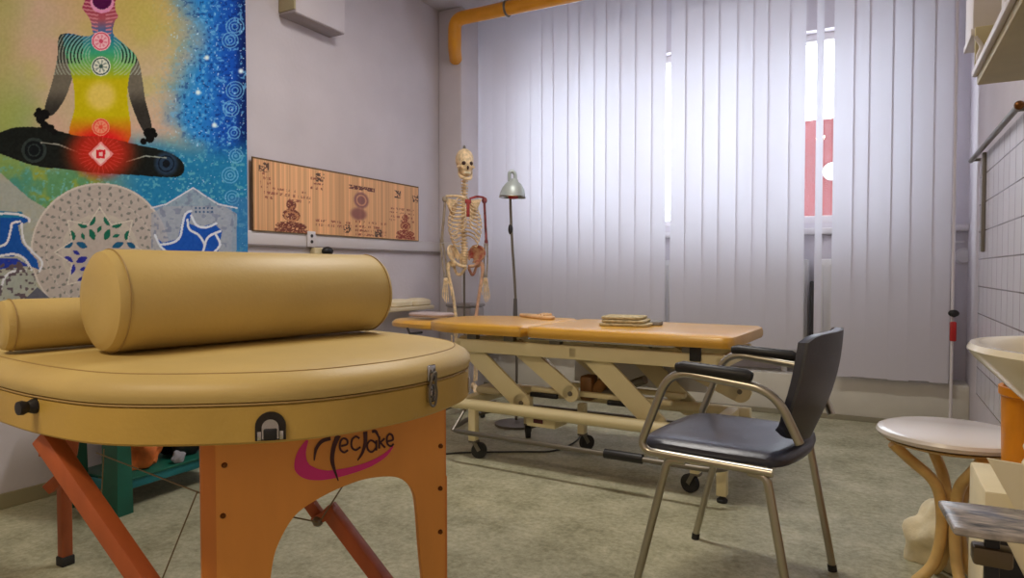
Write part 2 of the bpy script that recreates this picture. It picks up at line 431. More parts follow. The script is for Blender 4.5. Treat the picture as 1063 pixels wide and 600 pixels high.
def paint_cloth(x, y, yy, zz):
    p = Paint(x, y); n = fbm(x, y, 30, 3); n2 = fbm(x, y, 7, 9); n3 = fbm(x, y, 3, 5)
    p.put(np.ones(len(x)), (200, 178, 146))
    p.put(sst(.45, .75, n)*.45, (190, 186, 104)); p.put(sst(.4, .7, fbm(x, y, 50, 21))*.6, (212, 172, 158)); p.put(sst(60, 20, x)*sst(60, 130, y)*.6, (120, 160, 90))
    p.put(sst(40, 0, x)*.5, (160, 168, 80))
    p.put((1-sst(20, 95, np.hypot(x-135, y+5)))*.6, (190, 175, 70))
    # blue cosmos on the right
    bx = x+22*(n-.5)*2-12*np.sin(y/28.0)-sst(120, 200, y)*60
    p.put(sst(165, 215, bx+0*y), (44, 136, 212)); p.put(sst(205, 240, x+18*(n2-.5))*.85, (18, 70, 178))
    p.put(sst(240, 252, x)*.8, (10, 25, 80))
    p.put(sst(.62, .72, n3)*sst(150, 210, bx)*.75, (110, 180, 225))
    p.put((n3 < .33)*sst(170, 210, bx)*.6, (15, 45, 120))
    # lower band under the legs
    lo = sst(150, 182, y+.08*x-8*np.sin(x/30.0)); p.put(lo*(1-sst(95, 150, x)), (95, 150, 105)); p.put(lo*sst(90, 150, x), (35, 125, 175))
    p.put(lo*sst(.45, .7, fbm(x, y, 14, 2))*(1-sst(60, 140, x)), (170, 170, 50)); p.put(lo*sst(.6, .7, n3)*.6, (120, 190, 200))
    g = (1-sst(8, 60, x))*sst(150, 195, y)*.6; p.put(g, (60, 140, 150))
    # sparkles and small ring chain at the right border
    sp = (vnoise(x, y, 1.6, 31) > .93)&(x > 165+15*n); p.put(sp*.9, (190, 225, 245))
    for k, (cx, cy, r) in enumerate([(243, 28, 9), (238, 42, 8), (243, 94, 9), (239, 113, 8), (242, 138, 6), (244, 162, 7), (238, 182, 8), (240, 205, 7), (238, 226, 7)]):
        for q in (r, r-3, r-6): p.ring(cx, cy, q, 1.2, (120, 185, 225), a=.7)
    for cx, cy in ((249, 74), (214, 60), (205, 96), (222, 130)): p.disc(cx, cy, 2.5, (220, 240, 250), soft=1.5)
    # figure
    arms = [[(60, 40), (66, 35), (78, 38), (84, 60), (75, 80), (68, 100), (58, 116), (50, 121), (46, 117), (47, 108), (54, 84), (59, 60)],
            [(122, 50), (134, 54), (143, 64), (147, 84), (150, 104), (156, 126), (156, 136), (150, 138), (143, 128), (134, 104), (130, 82)]]
    torso = [(66, 36), (88, 38), (97, 34), (96, 22), (118, 18), (116, 34), (128, 46), (141, 60), (134, 76), (131, 100), (131, 150), (74, 146), (77, 110), (74, 80), (68, 60)]
    head = [(86, 4), (92, -12), (106, -20), (118, -12), (119, 10), (122, 18), (115, 24), (113, 40), (97, 36), (93, 22), (88, 14), (84, 8)]
    legs = [(0, 137), (18, 132), (48, 133), (80, 141), (105, 142), (140, 150), (168, 156), (185, 164), (191, 174), (186, 183), (168, 184), (140, 182), (105, 180), (70, 176), (35, 172), (0, 160), (-30, 150), (-30, 145)]
    sm2 = lambda P_: [(q.x, q.y) for q in smooth([(a_, b_, 0) for a_, b_ in P_], 4, closed=True)]
    arms = [sm2(q) for q in arms]; legs = sm2(legs); torso = sm2(torso); head = sm2(head)
    mt = inpoly(x, y, torso); ma = inpoly(x, y, arms[0])|inpoly(x, y, arms[1]); mh = inpoly(x, y, head); ml = inpoly(x, y, legs)
    p.put(ma, (110, 104, 92)); p.put(ma*sst(90, 115, y)*.8, (40, 38, 36)); p.put(ma*(1-sst(45, 70, y)), (70, 70, 66))
    def tcol(yv):
        ys = [0, 20, 34, 42, 55, 70, 84, 120, 138]; cs = np.array([(150, 40, 80), (175, 85, 95), (60, 105, 160), (40, 130, 150), (60, 165, 125), (130, 180, 70), (196, 182, 10), (200, 184, 6), (215, 110, 30)], float)
        return np.stack([np.interp(yv, ys, cs[:, k]) for k in range(3)], 1)
    tc = tcol(y); p.put(mt|mh, tc)
    sh = np.hypot(x-105, (y-58)*1.2); p.put(((mt|ma)&(np.sin(sh*1.9+np.sin(x/6.0)) > .35)&(y < 78)&(y > 36)&(np.abs(x-105) > 12))*.55, (190, 205, 190))
    p.put(((mt&(y < 62))|ma)&(np.abs(x-105) > 20)&(y < 66)&(np.sin(sh*1.9+np.sin(x/6.0)) < -.3), (25, 40, 38))
    p.put(mh&(np.sin(y*1.6+np.abs(x-104)*.25) > .3)&(np.abs(x-105) > 4), (205, 130, 140)); p.disc(105, 3, 11, (225, 150, 190), 1.1); p.disc(105, 1, 9, (80, 15, 70), 1.1)
    p.put(ml, (22, 26, 24)); p.disc(35, 156, 13, (48, 58, 56)); p.disc(35, 156, 10, (14, 20, 24)); p.ring(35, 156, 6, 1.2, (50, 60, 58)); p.disc(172, 170, 12, (40, 60, 84), soft=3); p.ring(172, 170, 8, 1.4, (16, 25, 40)); p.disc(172, 170, 4, (16, 22, 30))
    for hx, hy, hr in ((46, 119, 4.5), (40, 115, 2.6), (38, 119, 2.4), (42, 124, 4), (46, 130, 3.4), (52, 133, 3.2), (56, 137, 2.2), (153, 138, 4.2), (158, 136, 2.4), (160, 140, 2.2), (155, 144, 3.6), (148, 147, 2.6)): p.disc(hx, hy, hr+.9, (14, 14, 15))
    p.line([(42, 148), (60, 150), (85, 160)], 1.1, (150, 150, 140)); p.line([(130, 168), (150, 162), (172, 164)], 1.1, (150, 160, 150))
    # red root light
    d = np.hypot((x-104)/1.15, y-158); p.put((1-sst(14, 34, d))*(y > 128), (226, 24, 34))
    p.put((1-sst(22, 40, np.hypot((x-104)/1.2, y-160)))*ml*.5, (150, 60, 20))
    for k in range(26):
        a = 2*PI*k/26; p.line([(104+12*math.cos(a), 160+12*math.sin(a)), (104+23*math.cos(a), 160+20*math.sin(a))], .7, (235, 90, 80), a=.5)
    dd = np.abs(x-104)+np.abs(y-160); p.put(dd < 13, (238, 150, 150)); p.put((dd < 10.5)&(np.abs(x-104) < 9), (244, 205, 200)); p.put((np.abs(x-104) < 4.5)&(np.abs(y-160) < 4.5), (215, 30, 45)); p.put((np.abs(x-104) < 2)&(np.abs(y-160) < 2), (240, 190, 190))
    # chakra rosettes
    for cx, cy, r, c1, c2 in ((104, 43, 9, (214, 80, 110), (240, 190, 200)), (104, 69, 9, (60, 90, 85), (225, 228, 215)), (104, 132, 8, (235, 80, 60), (240, 150, 120))):
        p.disc(cx, cy, r+1, c2); p.ring(cx, cy, r-.6, 1.5, c1); p.disc(cx, cy, 2.2, c1)
        an = np.arctan2(y-cy, x-cx); rr = np.hypot(x-cx, y-cy); p.put((rr < r-2.4)&(rr > 2)&(np.sin(an*8) > 0), np.array(c1)*.5+np.array(c2)*.5)
    p.disc(104, 100, 15, (232, 205, 120), soft=6, a=.8)
    # lace mandalas
    lace = (182, 172, 166)
    p.put(inpoly(x, y, [(0, 180), (30, 206), (60, 224), (40, 340), (-40, 340), (-40, 150)])*.8, lace)
    p.put((y > 214)*(x > 150)*(x < 240)*.75, (150, 160, 185)); p.put(sst(232, 244, x)*(y > 205)*.5, (70, 120, 180))
    cx, cy = 103, 262; rr = np.hypot(x-cx, y-cy); an = np.arctan2(y-cy, x-cx)
    p.put(rr < 71, lace); p.ring(cx, cy, 71, 2, (205, 198, 192)); p.ring(cx, cy, 55, 1, (205, 198, 190), a=.6)
    def petal(px_, py_, ang, la, lb, col, a=.95):
        dx = x-px_; dy = y-py_; c_, s_ = math.cos(ang), math.sin(ang); u_ = dx*c_+dy*s_; v_ = -dx*s_+dy*c_
        w_ = lb*np.clip(1-(u_/la)**2, 0, 1); p.put((np.abs(u_) < la)&(np.abs(v_) < w_)*1 > 0, col) if a > .9 else p.put(((np.abs(u_) < la)&(np.abs(v_) < w_))*a, col)
    for R_, n_, la, lb in ((67, 40, 2.2, 1.3), (61, 34, 2.6, 1.4), (55.5, 44, 1.8, 1.0), (50, 30, 2.6, 1.5), (44.5, 36, 1.8, 1.1)):
        for k in range(n_):
            a_ = 2*PI*(k+.5*(n_ % 4 == 2))/n_; petal(cx+R_*math.cos(a_), cy+R_*math.sin(a_), a_+(.6 if k % 2 else -.6), la, lb, (112, 116, 112), .8)
    def hue(py_): return (28, 104, 84) if py_ < 252 else ((30, 90, 130) if py_ < 262 else (46, 50, 150))
    p.put((rr < 40)&(rr > 36-6*np.abs(np.cos(an*4))), (190, 182, 172))
    for k in range(8):
        a_ = 2*PI*k/8+PI/8
        for R_, off, la, lb in ((33, .17, 5.5, 2.8), (33, -.17, 5.5, 2.8), (20, 0, 6.5, 3.2), (24, .38, 4, 2)):
            qx, qy = cx+R_*math.cos(a_+off), cy+R_*math.sin(a_+off); petal(qx, qy, a_+(.9 if off > 0 else (-.9 if off < 0 else 0)), la, lb, hue(qy))
        t1 = 2*PI*k/8; p.line([(cx+31*math.cos(t1-.39), cy+31*math.sin(t1-.39)), (cx+47*math.cos(t1), cy+47*math.sin(t1)), (cx+31*math.cos(t1+.39), cy+31*math.sin(t1+.39))], 1.3, (206, 200, 190))
    tri = inpoly(x, y, [(200, 195), (245, 222), (244, 340), (156, 340), (156, 222)]); p.put(tri*.8, (166, 170, 182)); p.line([(156, 216), (172, 212), (200, 195), (226, 212), (245, 216)], 1.5, (205, 212, 225))
    p.put(tri*(vnoise(x, y, 3.2, 12) > .72)*.5, (110, 120, 150))
    p.put(inpoly(x, y, [(160, 246), (168, 252), (184, 248), (188, 230), (192, 220), (198, 220), (196, 232), (206, 236), (222, 232), (230, 240), (226, 262), (200, 268), (170, 266)]), (28, 84, 180))
    for L_ in ([(160, 244), (166, 256), (176, 264)], [(166, 254), (178, 252), (186, 246), (189, 232), (192, 222), (198, 219)], [(194, 228), (196, 238), (206, 244), (212, 254), (210, 262)], [(198, 224), (204, 234), (214, 236), (224, 232)], [(228, 240), (216, 246), (212, 256)], [(224, 244), (228, 254), (222, 262)]):
        p.line([(q.x, q.y) for q in smooth([(*q, 0) for q in L_], 4)], 2.4, (214, 222, 234))
    for k in range(10): p.disc(203+4.2*(k % 5), 216+4*(k//5), 1.1, (60, 90, 130))
    p.put(inpoly(x, y, [(-40, 222), (26, 224), (30, 230), (18, 234), (22, 252), (38, 270), (40, 280), (30, 276), (20, 266), (-40, 268)]), (26, 82, 165)); p.put(inpoly(x, y, [(-40, 218), (22, 220), (26, 226), (-40, 226)]), (30, 120, 160)); p.put(inpoly(x, y, [(-40, 268), (16, 268), (30, 276), (-40, 284)]), (40, 60, 160))
    for L_ in ([(-20, 222), (14, 222), (28, 226), (30, 230)], [(-20, 258), (4, 254), (10, 240), (12, 232), (20, 230)], [(22, 232), (24, 250), (34, 262), (43, 272), (40, 282)], [(-20, 270), (10, 264), (24, 268), (32, 280)], [(0, 300), (4, 288), (12, 282), (26, 280)]):
        p.line([(q.x, q.y) for q in smooth([(*q, 0) for q in L_], 4)], 2.4, (214, 216, 224))
    m2 = (np.hypot(x-14, y-292) < 22); p.put(m2&(vnoise(x, y, 3, 41) > .6), (96, 84, 92))
    p.put(inpoly(x, y, [(22, 314), (38, 298), (56, 314), (56, 330), (22, 330)]), (96, 98, 112))
    gray = (vnoise(x, y, 2, 77)-.5)*10; p.c = p.c+gray[:, None]
    p.c[:, :] = p.c
    return p.c*1.04
o = printed_sheet('wall_tapestry', XL+.030, 1.055, 2.697, .66, 2.95, .0033, .0015, paint_cloth, .0025, vcol_mat('tapestry_print', .95))
tag(o, 'blue and yellow printed tapestry of a seated meditating figure hanging on the left wall', 'tapestry')
def paint_bamboo(x, y, yy, zz):
    u = (yy-2.738)/(4.351-2.738)*170; v = (1.66-zz)/.43*62      # u 0..170, v 0..62
    p = Paint(u, v); k = np.floor(u/1.55); w = np.sin(k*12.9898)*43758.5; w = w-np.floor(w); blk = np.floor(u/17)
    b2 = np.sin(blk*7.13+2)*91.7; b2 = b2-np.floor(b2)
    base = np.array((240, 186, 138.))[None, :]*(0.88+.16*w+.1*(b2-.5))[:, None]; p.c = base
    p.put((np.abs((u/1.55)-np.round(u/1.55)) < .12)*.25, (150, 95, 60))
    mar = (120, 66, 58)
    nz_ = vnoise(u, v, 1.1, 8)
    def buddha(cx, cy, s, col):
        m = (np.hypot((u-cx)/(8*s), (v-cy-3*s)/(6*s)) < 1)|(np.hypot((u-cx)/(14*s), (v-cy-13*s)/(4.2*s)) < 1)|(np.hypot((u-cx)/(4.5*s), (v-cy+7*s)/(5*s)) < 1)
        m |= (np.abs(u-cx) < 15*s)&(np.abs(v-cy-18*s) < 2*s)
        p.put(m&(nz_ > .2), col); p.put(m&(nz_ > .7), (190, 130, 95)); p.ring(cx, cy+4*s, 4*s, 1.2*s, (200, 140, 100), sx=1.4)
    buddha(31, 43, .95, mar); buddha(152, 43, .85, (140, 62, 56)); p.disc(99, 24, 8, (128, 84, 92), soft=1.5, a=.8); p.ring(99, 24, 5, 1.5, (205, 150, 120)); p.disc(96, 38, 6, (132, 84, 86), sx=1.4, soft=2, a=.8)
    p.put((np.abs(u-100) < 14)&(np.abs(v-12) < 2)&(nz_ > .35), (110, 72, 70))
    for (x0, x1, y0, n) in ((6, 48, 24, 3), (52, 88, 48, 2), (92, 128, 46, 4), (132, 164, 28, 4), (4, 14, 12, 3), (48, 60, 10, 3)):
        for q in range(n):
            yy0 = y0+q*4.2; p.put((u > x0)&(u < x1)&(np.abs(v-yy0) < 1.1)&(vnoise(u, v*0+q, 1.0, 4+y0) > .5)&(vnoise(u, v, .8, 4) > .35), (160, 98, 80))
    for cx, cy, s in ((9, 7, 4), (57, 8, 4), (142, 12, 4), (166, 14, 4.5), (84, 54, 4), (118, 56, 4)):
        p.put((np.abs(u-cx) < s)&(np.abs(v-cy) < s)&(nz_ > .48), (96, 74, 66))
    p.put(((u < .8)|(u > 169.2)|(v < .9)|(v > 61)), (110, 86, 60))
    return p.c
o = printed_sheet('bamboo_wall_panel', XL+.024, 2.738, 4.351, 1.232, 1.662, .004, .008, paint_bamboo, 0.0, vcol_mat('bamboo_print', .6))
tag(o, 'long bamboo slat panel printed with brown seated buddhas and script, on the left wall', 'wall panel')
# socket on the dado board with a plug
t = thing('wall_socket', 'small white wall socket with black markings on the dado board below the bamboo panel', 'socket', (XL, 3.27, 1.14))
a = onX(323, 249, XL+.03)
part('face_plate', B((XL+.023, a.y-.035, a.z-.045), (XL+.036, a.y+.035, a.z+.055), .004), M_white, t, world=True)
bm = NB(); cyl(bm, (XL+.034, a.y+.0, a.z+.025), (XL+.039, a.y, a.z+.025), .011, 12); cyl(bm, (XL+.034, a.y, a.z-.012), (XL+.039, a.y, a.z-.012), .011, 12); pieces('socket_hole', bm, M_dark, t, world=True)
a = onX(340, 262, XL+.06)
t = thing('power_plug', 'black plug with cable against the left wall just behind the bolster', 'plug', (a.x, a.y, a.z-.05))
bm = NB(); box(bm, (XL+.001, a.y-.10, a.z-.06), (XL+.045, a.y-.005, a.z+.03), .008); part('socket_box', bm, mat('aged_socket_box', (206, 190, 150), .5), t, world=True, label='cream socket box')
bm = NB(); ell(bm, (XL+.06, a.y, a.z+.008), (.03, .045, .03)); part('plug_body', bm, M_black, t, world=True)
bm = NB(); tube(bm, smooth([(XL+.06, a.y+.03, a.z), (XL+.05, a.y+.08, a.z-.03), (XL+.03, a.y+.1, a.z-.15), (XL+.02, a.y+.1, .5), (XL+.02, a.y+.1, .07)]), .004, 6); part('cable', bm, M_white, t, world=True)
# ------------------------------------------------------------------ yellow gas pipe
t = thing('gas_pipe', 'yellow painted pipe running under the ceiling in front of the window', 'pipe', (-2.4, 4.55, 3.0))
zp = 2.975; yp = 4.5; a = onY(472, 34, yp)
pts = fillet([(XR-.001, yp, zp), (a.x, yp, zp), (a.x, yp, zp-.17), (a.x-.035, yp+.05, zp-.21), (a.x-.10, YP-.002, zp-.25)], .10, 8)
bm = NB(); tube(bm, pts, .052, 18); part('pipe_run', bm, M_pipe, t, world=True)
c = onY(528, 14, yp)
bm = NB(); tube(bm, [V((c.x-.012+dx, yp+.056*math.cos(k*PI/8), zp+.056*math.sin(k*PI/8))) for dx in (0,) for k in range(16)], .009, 6, closed=True)
cyl(bm, (c.x-.012, yp, zp+.05), (c.x-.012, yp, H-.001), .005, 8); part('hanger_clamp', bm, M_dsteel, t, world=True)
# ------------------------------------------------------------------ vertical blinds
def blinds(label, px0, px1, zb, pitch=.108, rot=5, yb=4.93, extra=None):
    x0 = onY(px0, 200, yb).x; x1 = onY(px1, 200, yb).x; n = max(1, round((x1-x0)/pitch)); wst = (x1-x0)/n; jit = [0]+[random.uniform(-.016, .016) for _ in range(n-1)]+[0]
    t = thing('vertical_blind', label, 'blind', ((x0+x1)/2, yb, H-.04), 0, 'vertical blinds')
    part('head_rail', B((x0, yb-.02, H-.045), (x1, yb+.02, H-.001), .003), M_white, t, world=True)
    for i in range(n):
        xl_ = x0+i*wst+jit[i]; xr_ = x0+(i+1)*wst+jit[i+1]; xc = (xl_+xr_)/2; w_ = (xr_-xl_)*1.08; a = math.radians(rot+random.uniform(-3, 3)); bm = NB(); zz = zb+random.uniform(-.006, .006)
        ct, st = math.cos(a), math.sin(a); cols = []
        for k in range(7):
            s = (k/6-.5)*w_/max(.8, ct); bow = .0025*(1-(2*k/6-1)**2)
            x = xc+s*ct-bow*st; y = yb+s*st+bow*ct; cols.append((bm.verts.new((x, y, zz)), bm.verts.new((x, y, H-.05))))
        for A, Bq in zip(cols, cols[1:]): bm.faces.new((A[0], Bq[0], Bq[1], A[1]))
        part('slat', bm, M_slat, t, world=True)
    return t
blinds('vertical blind section left of the thin bright slit, behind the skeleton', 490, 690, .33)
blinds('wide vertical blind section between the thin bright slit and the open gap', 696.5, 834.5, .46)
blinds('single narrow blind slat hanging alone inside the open gap', 846.5, 853.5, .44, pitch=.2, rot=5)
blinds('vertical blind section at the right end of the window, reaching the plinth', 865, 987, .305, rot=5)
# radiators below the window, dark slot between them
def radiator(x0, x1, label):
    t = thing('radiator', label, 'radiator', ((x0+x1)/2, 5.16, .285), 0, 'panel radiators below the window')
    bm = NB(); box(bm, (x0, 5.10, .40), (x1, 5.13, 1.08), .008); box(bm, (x0, 5.18, .40), (x1, 5.20, 1.08), .006); part('panel', bm, M_radiator, t, world=True)
    bm = NB(); n = int((x1-x0)/.05)
    for i in range(n): box(bm, (x0+(i+.35)*(x1-x0)/n, 5.092, .44), (x0+(i+.65)*(x1-x0)/n, 5.101, 1.04))
    part('ribs', bm, M_radiator, t, world=True)
    bm = NB()
    for xx in (x0+.15, x1-.15): box(bm, (xx-.02, 5.12, .285), (xx+.02, 5.19, .42), .004)
    pieces('foot', bm, M_radiator, t, world=True)
g = onY(843.5, 320, 5.12).x
radiator(-2.5, g-.03, 'long white panel radiator half hidden behind the blinds left of the gap'); radiator(g+.03, .18, 'white panel radiator half hidden behind the right end blind')
o = part('dark_gap_strip', B((g-.016, 5.06, .286), (g+.016, 5.098, .93), .01), M_dark); tag(o, 'dark upright strip for the shaded slot between the two radiators, seen in the blind gap', 'pipe')  # dark strip put in for the shade of the slot between the radiators
# white riser and its red tap by the right end of the blinds
a = onY(989, 300, 4.9)
t = thing('heating_pipe', 'thin white vertical heating pipe at the right end of the blinds with red handled tap', 'pipe', (a.x, 4.9, 0))
bm = NB(); cyl(bm, (a.x, 4.9, 0), (a.x, 4.9, H-.001), .009, 12); part('riser', bm, M_white, t, world=True)
v = onY(990, 327, 4.87)
bm = NB(); ell(bm, (v.x, 4.87, v.z+.01), (.03, .022, .022)); cyl(bm, (v.x, 4.9, v.z), (v.x, 4.85, v.z), .014, 10); part('valve_body', bm, M_black, t, world=True)
bm = NB(); box(bm, (v.x-.02, 4.85, v.z-.16), (v.x+.015, 4.875, v.z-.04), .008); part('tap_handle', bm, M_red, t, world=True, label='red tap handle')
a = onY(1001, 266, YF-.02)
t = thing('thermostat_knob', 'round white knob on the back wall beside the tiles', 'knob', (a.x, YF, a.z))
bm = NB(); lathe(bm, [(0, 0), (.055, 0), (.055, .012), (.04, .03), (0, .032)], 24, Matrix.Translation((a.x, YF, a.z)) @ Matrix.Rotation(PI/2, 4, 'X')); part('dial', bm, M_white, t, world=True)
bm = NB(); box(bm, (a.x-.05, YF-.02, a.z+.085), (XR-.02, YF-.001, a.z+.10), .004); part('rail', bm, M_white, t, world=True)
# towel rail along the tile top
t = thing('towel_rail', 'brushed metal rail along the top of the wall tiles on the right wall', 'rail', (XR, 3.6, 1.63))
bm = NB(); cyl(bm, (XR-.045, 3.22, 1.635), (XR-.045, 4.72, 1.635), .013, 12); part('rail_tube', bm, M_dsteel, t, world=True)
bm = NB(); ell(bm, (XR-.045, 3.22, 1.635), (.018, .018, .018)); part('end_knob', bm, M_brass, t, world=True)
bm = NB(); cyl(bm, (XR-.045, 3.3, 1.635), (XR, 3.3, 1.635), .009, 8); cyl(bm, (XR-.045, 4.68, 1.635), (XR, 4.68, 1.635), .009, 8); pieces('bracket', bm, M_dsteel, t, world=True)
# ------------------------------------------------------------------ shelf at the top right
t = thing('wall_shelf', 'wall shelf with olive underside and white front edge at the top right corner', 'shelf', (.38, 2.0, 1.57))
ye = 2.5; xf = onY(1010, 82, ye).x; zs = onY(1010, 89, ye).z
part('board', B((xf+.01, .9, zs), (XR-.001, ye, zs+.035), .003), M_shelf, t, world=True)
part('front_edging', B((xf-.004, .9, zs+.024), (xf+.01, ye-.004, zs+.044), .002), M_white, t, world=True, label='white front edging')
zt = onY(1010, 30, ye).z
part('end_board', B((xf+.002, ye-.018, zs+.036), (XR-.002, ye, zt), .003), M_shelf, t, world=True)
def shelfitem(name, label, cat, px0, px1, y0, y1, h, m, lean=0):
    a = onY(px0, 60, y0).x; b = max(a+.02, min(onY(px1, 60, y0).x, XR-.01)); z0 = zs+.045
    o = part(name, B((a, y0, z0), (b, y1, z0+h), .004), m); tag(o, label, cat); return o
xa = onY(1013, 40, 2.38).x
o = part('storage_carton', B((onY(1010, 15, 2.505).x, 2.505, zt+.002), (XR-.02, 2.7, zt+.32), .004), M_white); tag(o, 'white carton above the far end of the wall shelf', 'carton')
part('upper_board', B((xa, 2.503, zt-.02), (XR, 2.7, zt+.0015), .002), M_white, t, world=True, label='short white upper board')
for k, (x0, yy, h, m, lb) in enumerate(((.30, 2.30, .30, M_shelf, 'tan box file standing upright on the wall shelf, nearest the end board'), (.30, 2.19, .26, mat('teal_cover', (70, 130, 140), .5), 'teal covered box file in the middle of the wall shelf row'), (.31, 2.06, .28, M_blue, 'dark blue box file at the near end of the wall shelf row'))):
    t3 = thing('box_file', lb, 'box file', (.4, yy, zs+.035)); part('cover', B((x0, yy-.045, zs+.0355), (XR-.03, yy+.045, zs+.035+h), .004), m, t3, world=True)
    part('label_strip', B((x0-.0015, yy-.025, zs+.12), (x0+.003, yy+.025, zs+.19), .001), M_white, t3, world=True, label='white spine label')
a = onY(1017, 57, 2.44)
o = part('hook', B((0, 0, 0), (.01, .01, .01)), M_white); bpy.data.objects.remove(o)
bm = NB(); tube(bm, smooth([(a.x, 2.44, zs+.036), (a.x-.004, 2.44, zs+.07), (a.x+.004, 2.44, zs+.10), (a.x-.012, 2.44, zs+.13)]), .006, 8)
o = part('plastic_hook', bm, M_white); tag(o, 'tiny white plastic hook standing behind the shelf front edge', 'hook')
# ------------------------------------------------------------------ wash basin
t = thing('wash_basin', 'ivory ceramic wash basin on the right wall above the orange bin', 'basin', (XR, 1.78, .6))
bc = V((.45, 1.82)); 
prof = [(0, -.17), (.10, -.165), (.15, -.13), (.21, -.07), (.255, -.025), (.268, -.006), (.262, .006), (.245, .006), (.225, -.01), (.18, -.07), (.10, -.115), (.02, -.125), (0, -.125)]
bm = NB(); lathe(bm, prof, 48, Matrix.Translation((bc.x, bc.y, .832)), 1.0, 1.15)
for v in bm.verts:
    if v.co.x > XR-.003: v.co.x = XR-.003
part('bowl', bm, M_porc, t, world=True)
# orange bin
a = onZ(1045, 436, .12)
def bin_():
    d = V((.385, 2.12, 0))
    t = thing('waste_bin', 'orange plastic bin standing on the floor under the basin', 'bin', (d.x, d.y, 0))
    bm = NB(); lathe(bm, [(0, 0), (.082, 0), (.086, .02), (.098, .68), (.104, .685), (.104, .705), (.094, .705), (.09, .67), (.078, .03), (0, .03)], 36); part('bin_body', bm, M_orange, t)
    return t
bin_()
# ------------------------------------------------------------------ round side table (bentwood)
rt = onZ(984, 446, .5); RT = V((rt.x+.012, rt.y, 0))
t = thing('round_side_table', 'small round side table with pale top and bentwood legs right of the armchair', 'side table', RT)
bm = NB(); lathe(bm, [(0, .462), (.172, .464), (.205, .474), (.212, .486), (.207, .496), (.19, .502), (0, .503)], 56); part('table_top', bm, M_ptop, t)
bm = NB(); lathe(bm, [(0, .448), (.15, .45), (.187, .460), (.194, .466), (0, .4665)], 48); part('under_ring', bm, M_bent, t)
for k in range(4):
    a = math.radians(20+90*k); u = V((math.cos(a), math.sin(a), 0)); z = V((0, 0, 1)); bm = NB()
    pts = smooth([u*.175+z*.452, u*.12+z*.40, u*.055+z*.34, u*.03+z*.27, u*.028+z*.16, u*.05+z*.07, u*.10+z*.012], 6)
    tube(bm, pts, [.017]*len(pts), 12); part('leg', bm, M_bent, t)
# ------------------------------------------------------------------ things in the lower right corner
p = onZ(1000, 570, .05)
def tray():
    a = onZ(978, 521, .45); 
    t = thing('marbled_tray_stand', 'grey marbled sheet fixed on a black post in the lower right corner', 'stand', (.36, 1.42, 0))
    z = .56; P = [onZ(974, 519, z), onZ(1000, 521, z), onZ(1063, 529, z), onZ(1110, 537, z), onZ(1110, 568, z), onZ(1063, 557, z), onZ(1020, 552, z), onZ(990, 547, z)]
    P = [(min(q.x, XR-.01), q.y) for q in P]
    bm = NB(); pad(bm, P, [(0.004, z-.014), (0, z-.011), (0, z-.003), (.004, z)]); part('sheet', bm, M_marble, t, world=True)
    q = onZ(1030, 545, z-.014)
    bm = NB(); box(bm, (q.x-.011, q.y-.011, .012), (q.x+.011, q.y+.011, z-.014), .003); part('post', bm, M_black, t, world=True, label='black square post')
    bm = NB(); box(bm, (q.x-.03, q.y-.02, z-.085), (q.x+.03, q.y+.02, z-.052), .006); part('clamp', bm, mat('bronze_clamp', (110, 96, 74), .4, .5), t, world=True)
    bm = NB(); lathe(bm, [(0, 0), (.10, 0), (.10, .006), (.03, .013), (0, .013)], 28, Matrix.Translation((q.x, q.y, 0))); part('foot_plate', bm, M_black, t, world=True)
tray()
def lump(name, label, cat, c, r, m, seed, amp=.18, flat=.0, sub=1):
    rnd = random.Random(seed); bm = NB(); bmesh.ops.create_icosphere(bm, subdivisions=4, radius=1)
    ph = [(V((rnd.uniform(-1, 1), rnd.uniform(-1, 1), rnd.uniform(-1, 1)))*5, rnd.uniform(0, 6)) for _ in range(9)]
    for v in bm.verts:
        n = v.co.normalized(); s = 1+sum(amp/3*math.sin(f.dot(n)*1.3+q) for f, q in ph)
        co = V((n.x*s*r[0], n.y*s*r[1], n.z*s*r[2]))
        if co.z < -r[2]*.75: co.z = -r[2]*.75
        v.co = co+V((0, 0, r[2]*.75))
    o = part(name, bm, m); o.location = c; tag(o, label, cat); return o
# laundry bag, folded card and cloth next to the side table
o = lump('plastic_sack', 'white plastic sack slumped on the floor behind the round side table legs', 'sack', (.20, 2.70, .0), (.09, .09, .12), M_cloth, 3, .2)
def cardbox():
    t = thing('paper_carton', 'cream paper carton with an open flap behind the marbled sheet', 'carton', (.36, 1.83, 0), .0)
    bm = NB(); box(bm, (-.155, -.13, 0), (.13, .12, .54), .006); part('carton_body', bm, mat('cream_paper', (230, 218, 184), .8, var=.03), t)
    A = V((-.155, -.135, .50)); bm = NB(); prism(bm, [(0, .115), (.26, .095), (.26, -.10), (.15, -.11), (.075, -.035)], A, V((1, 0, 0)), V((0, -.12, 1)).normalized(), V((0, -.006, 0)))
    part('open_flap', bm, mat('cream_paper_light', (236, 226, 196), .8), t)
    bm = NB(); prism(bm, [(.02, .34), (.03, .46), (.085, .34)], V((-.155, -.1315, 0)), V((1, 0, 0)), V((0, 0, 1)), V((0, -.003, 0))); part('dark_opening', bm, M_black, t, label='dark triangular opening')
cardbox()
lump('crumpled_cloth', 'crumpled cream cloth lying on top of the paper carton', 'cloth', (.385, 1.84, .5455), (.08, .08, .04), M_cloth, 8, .3)
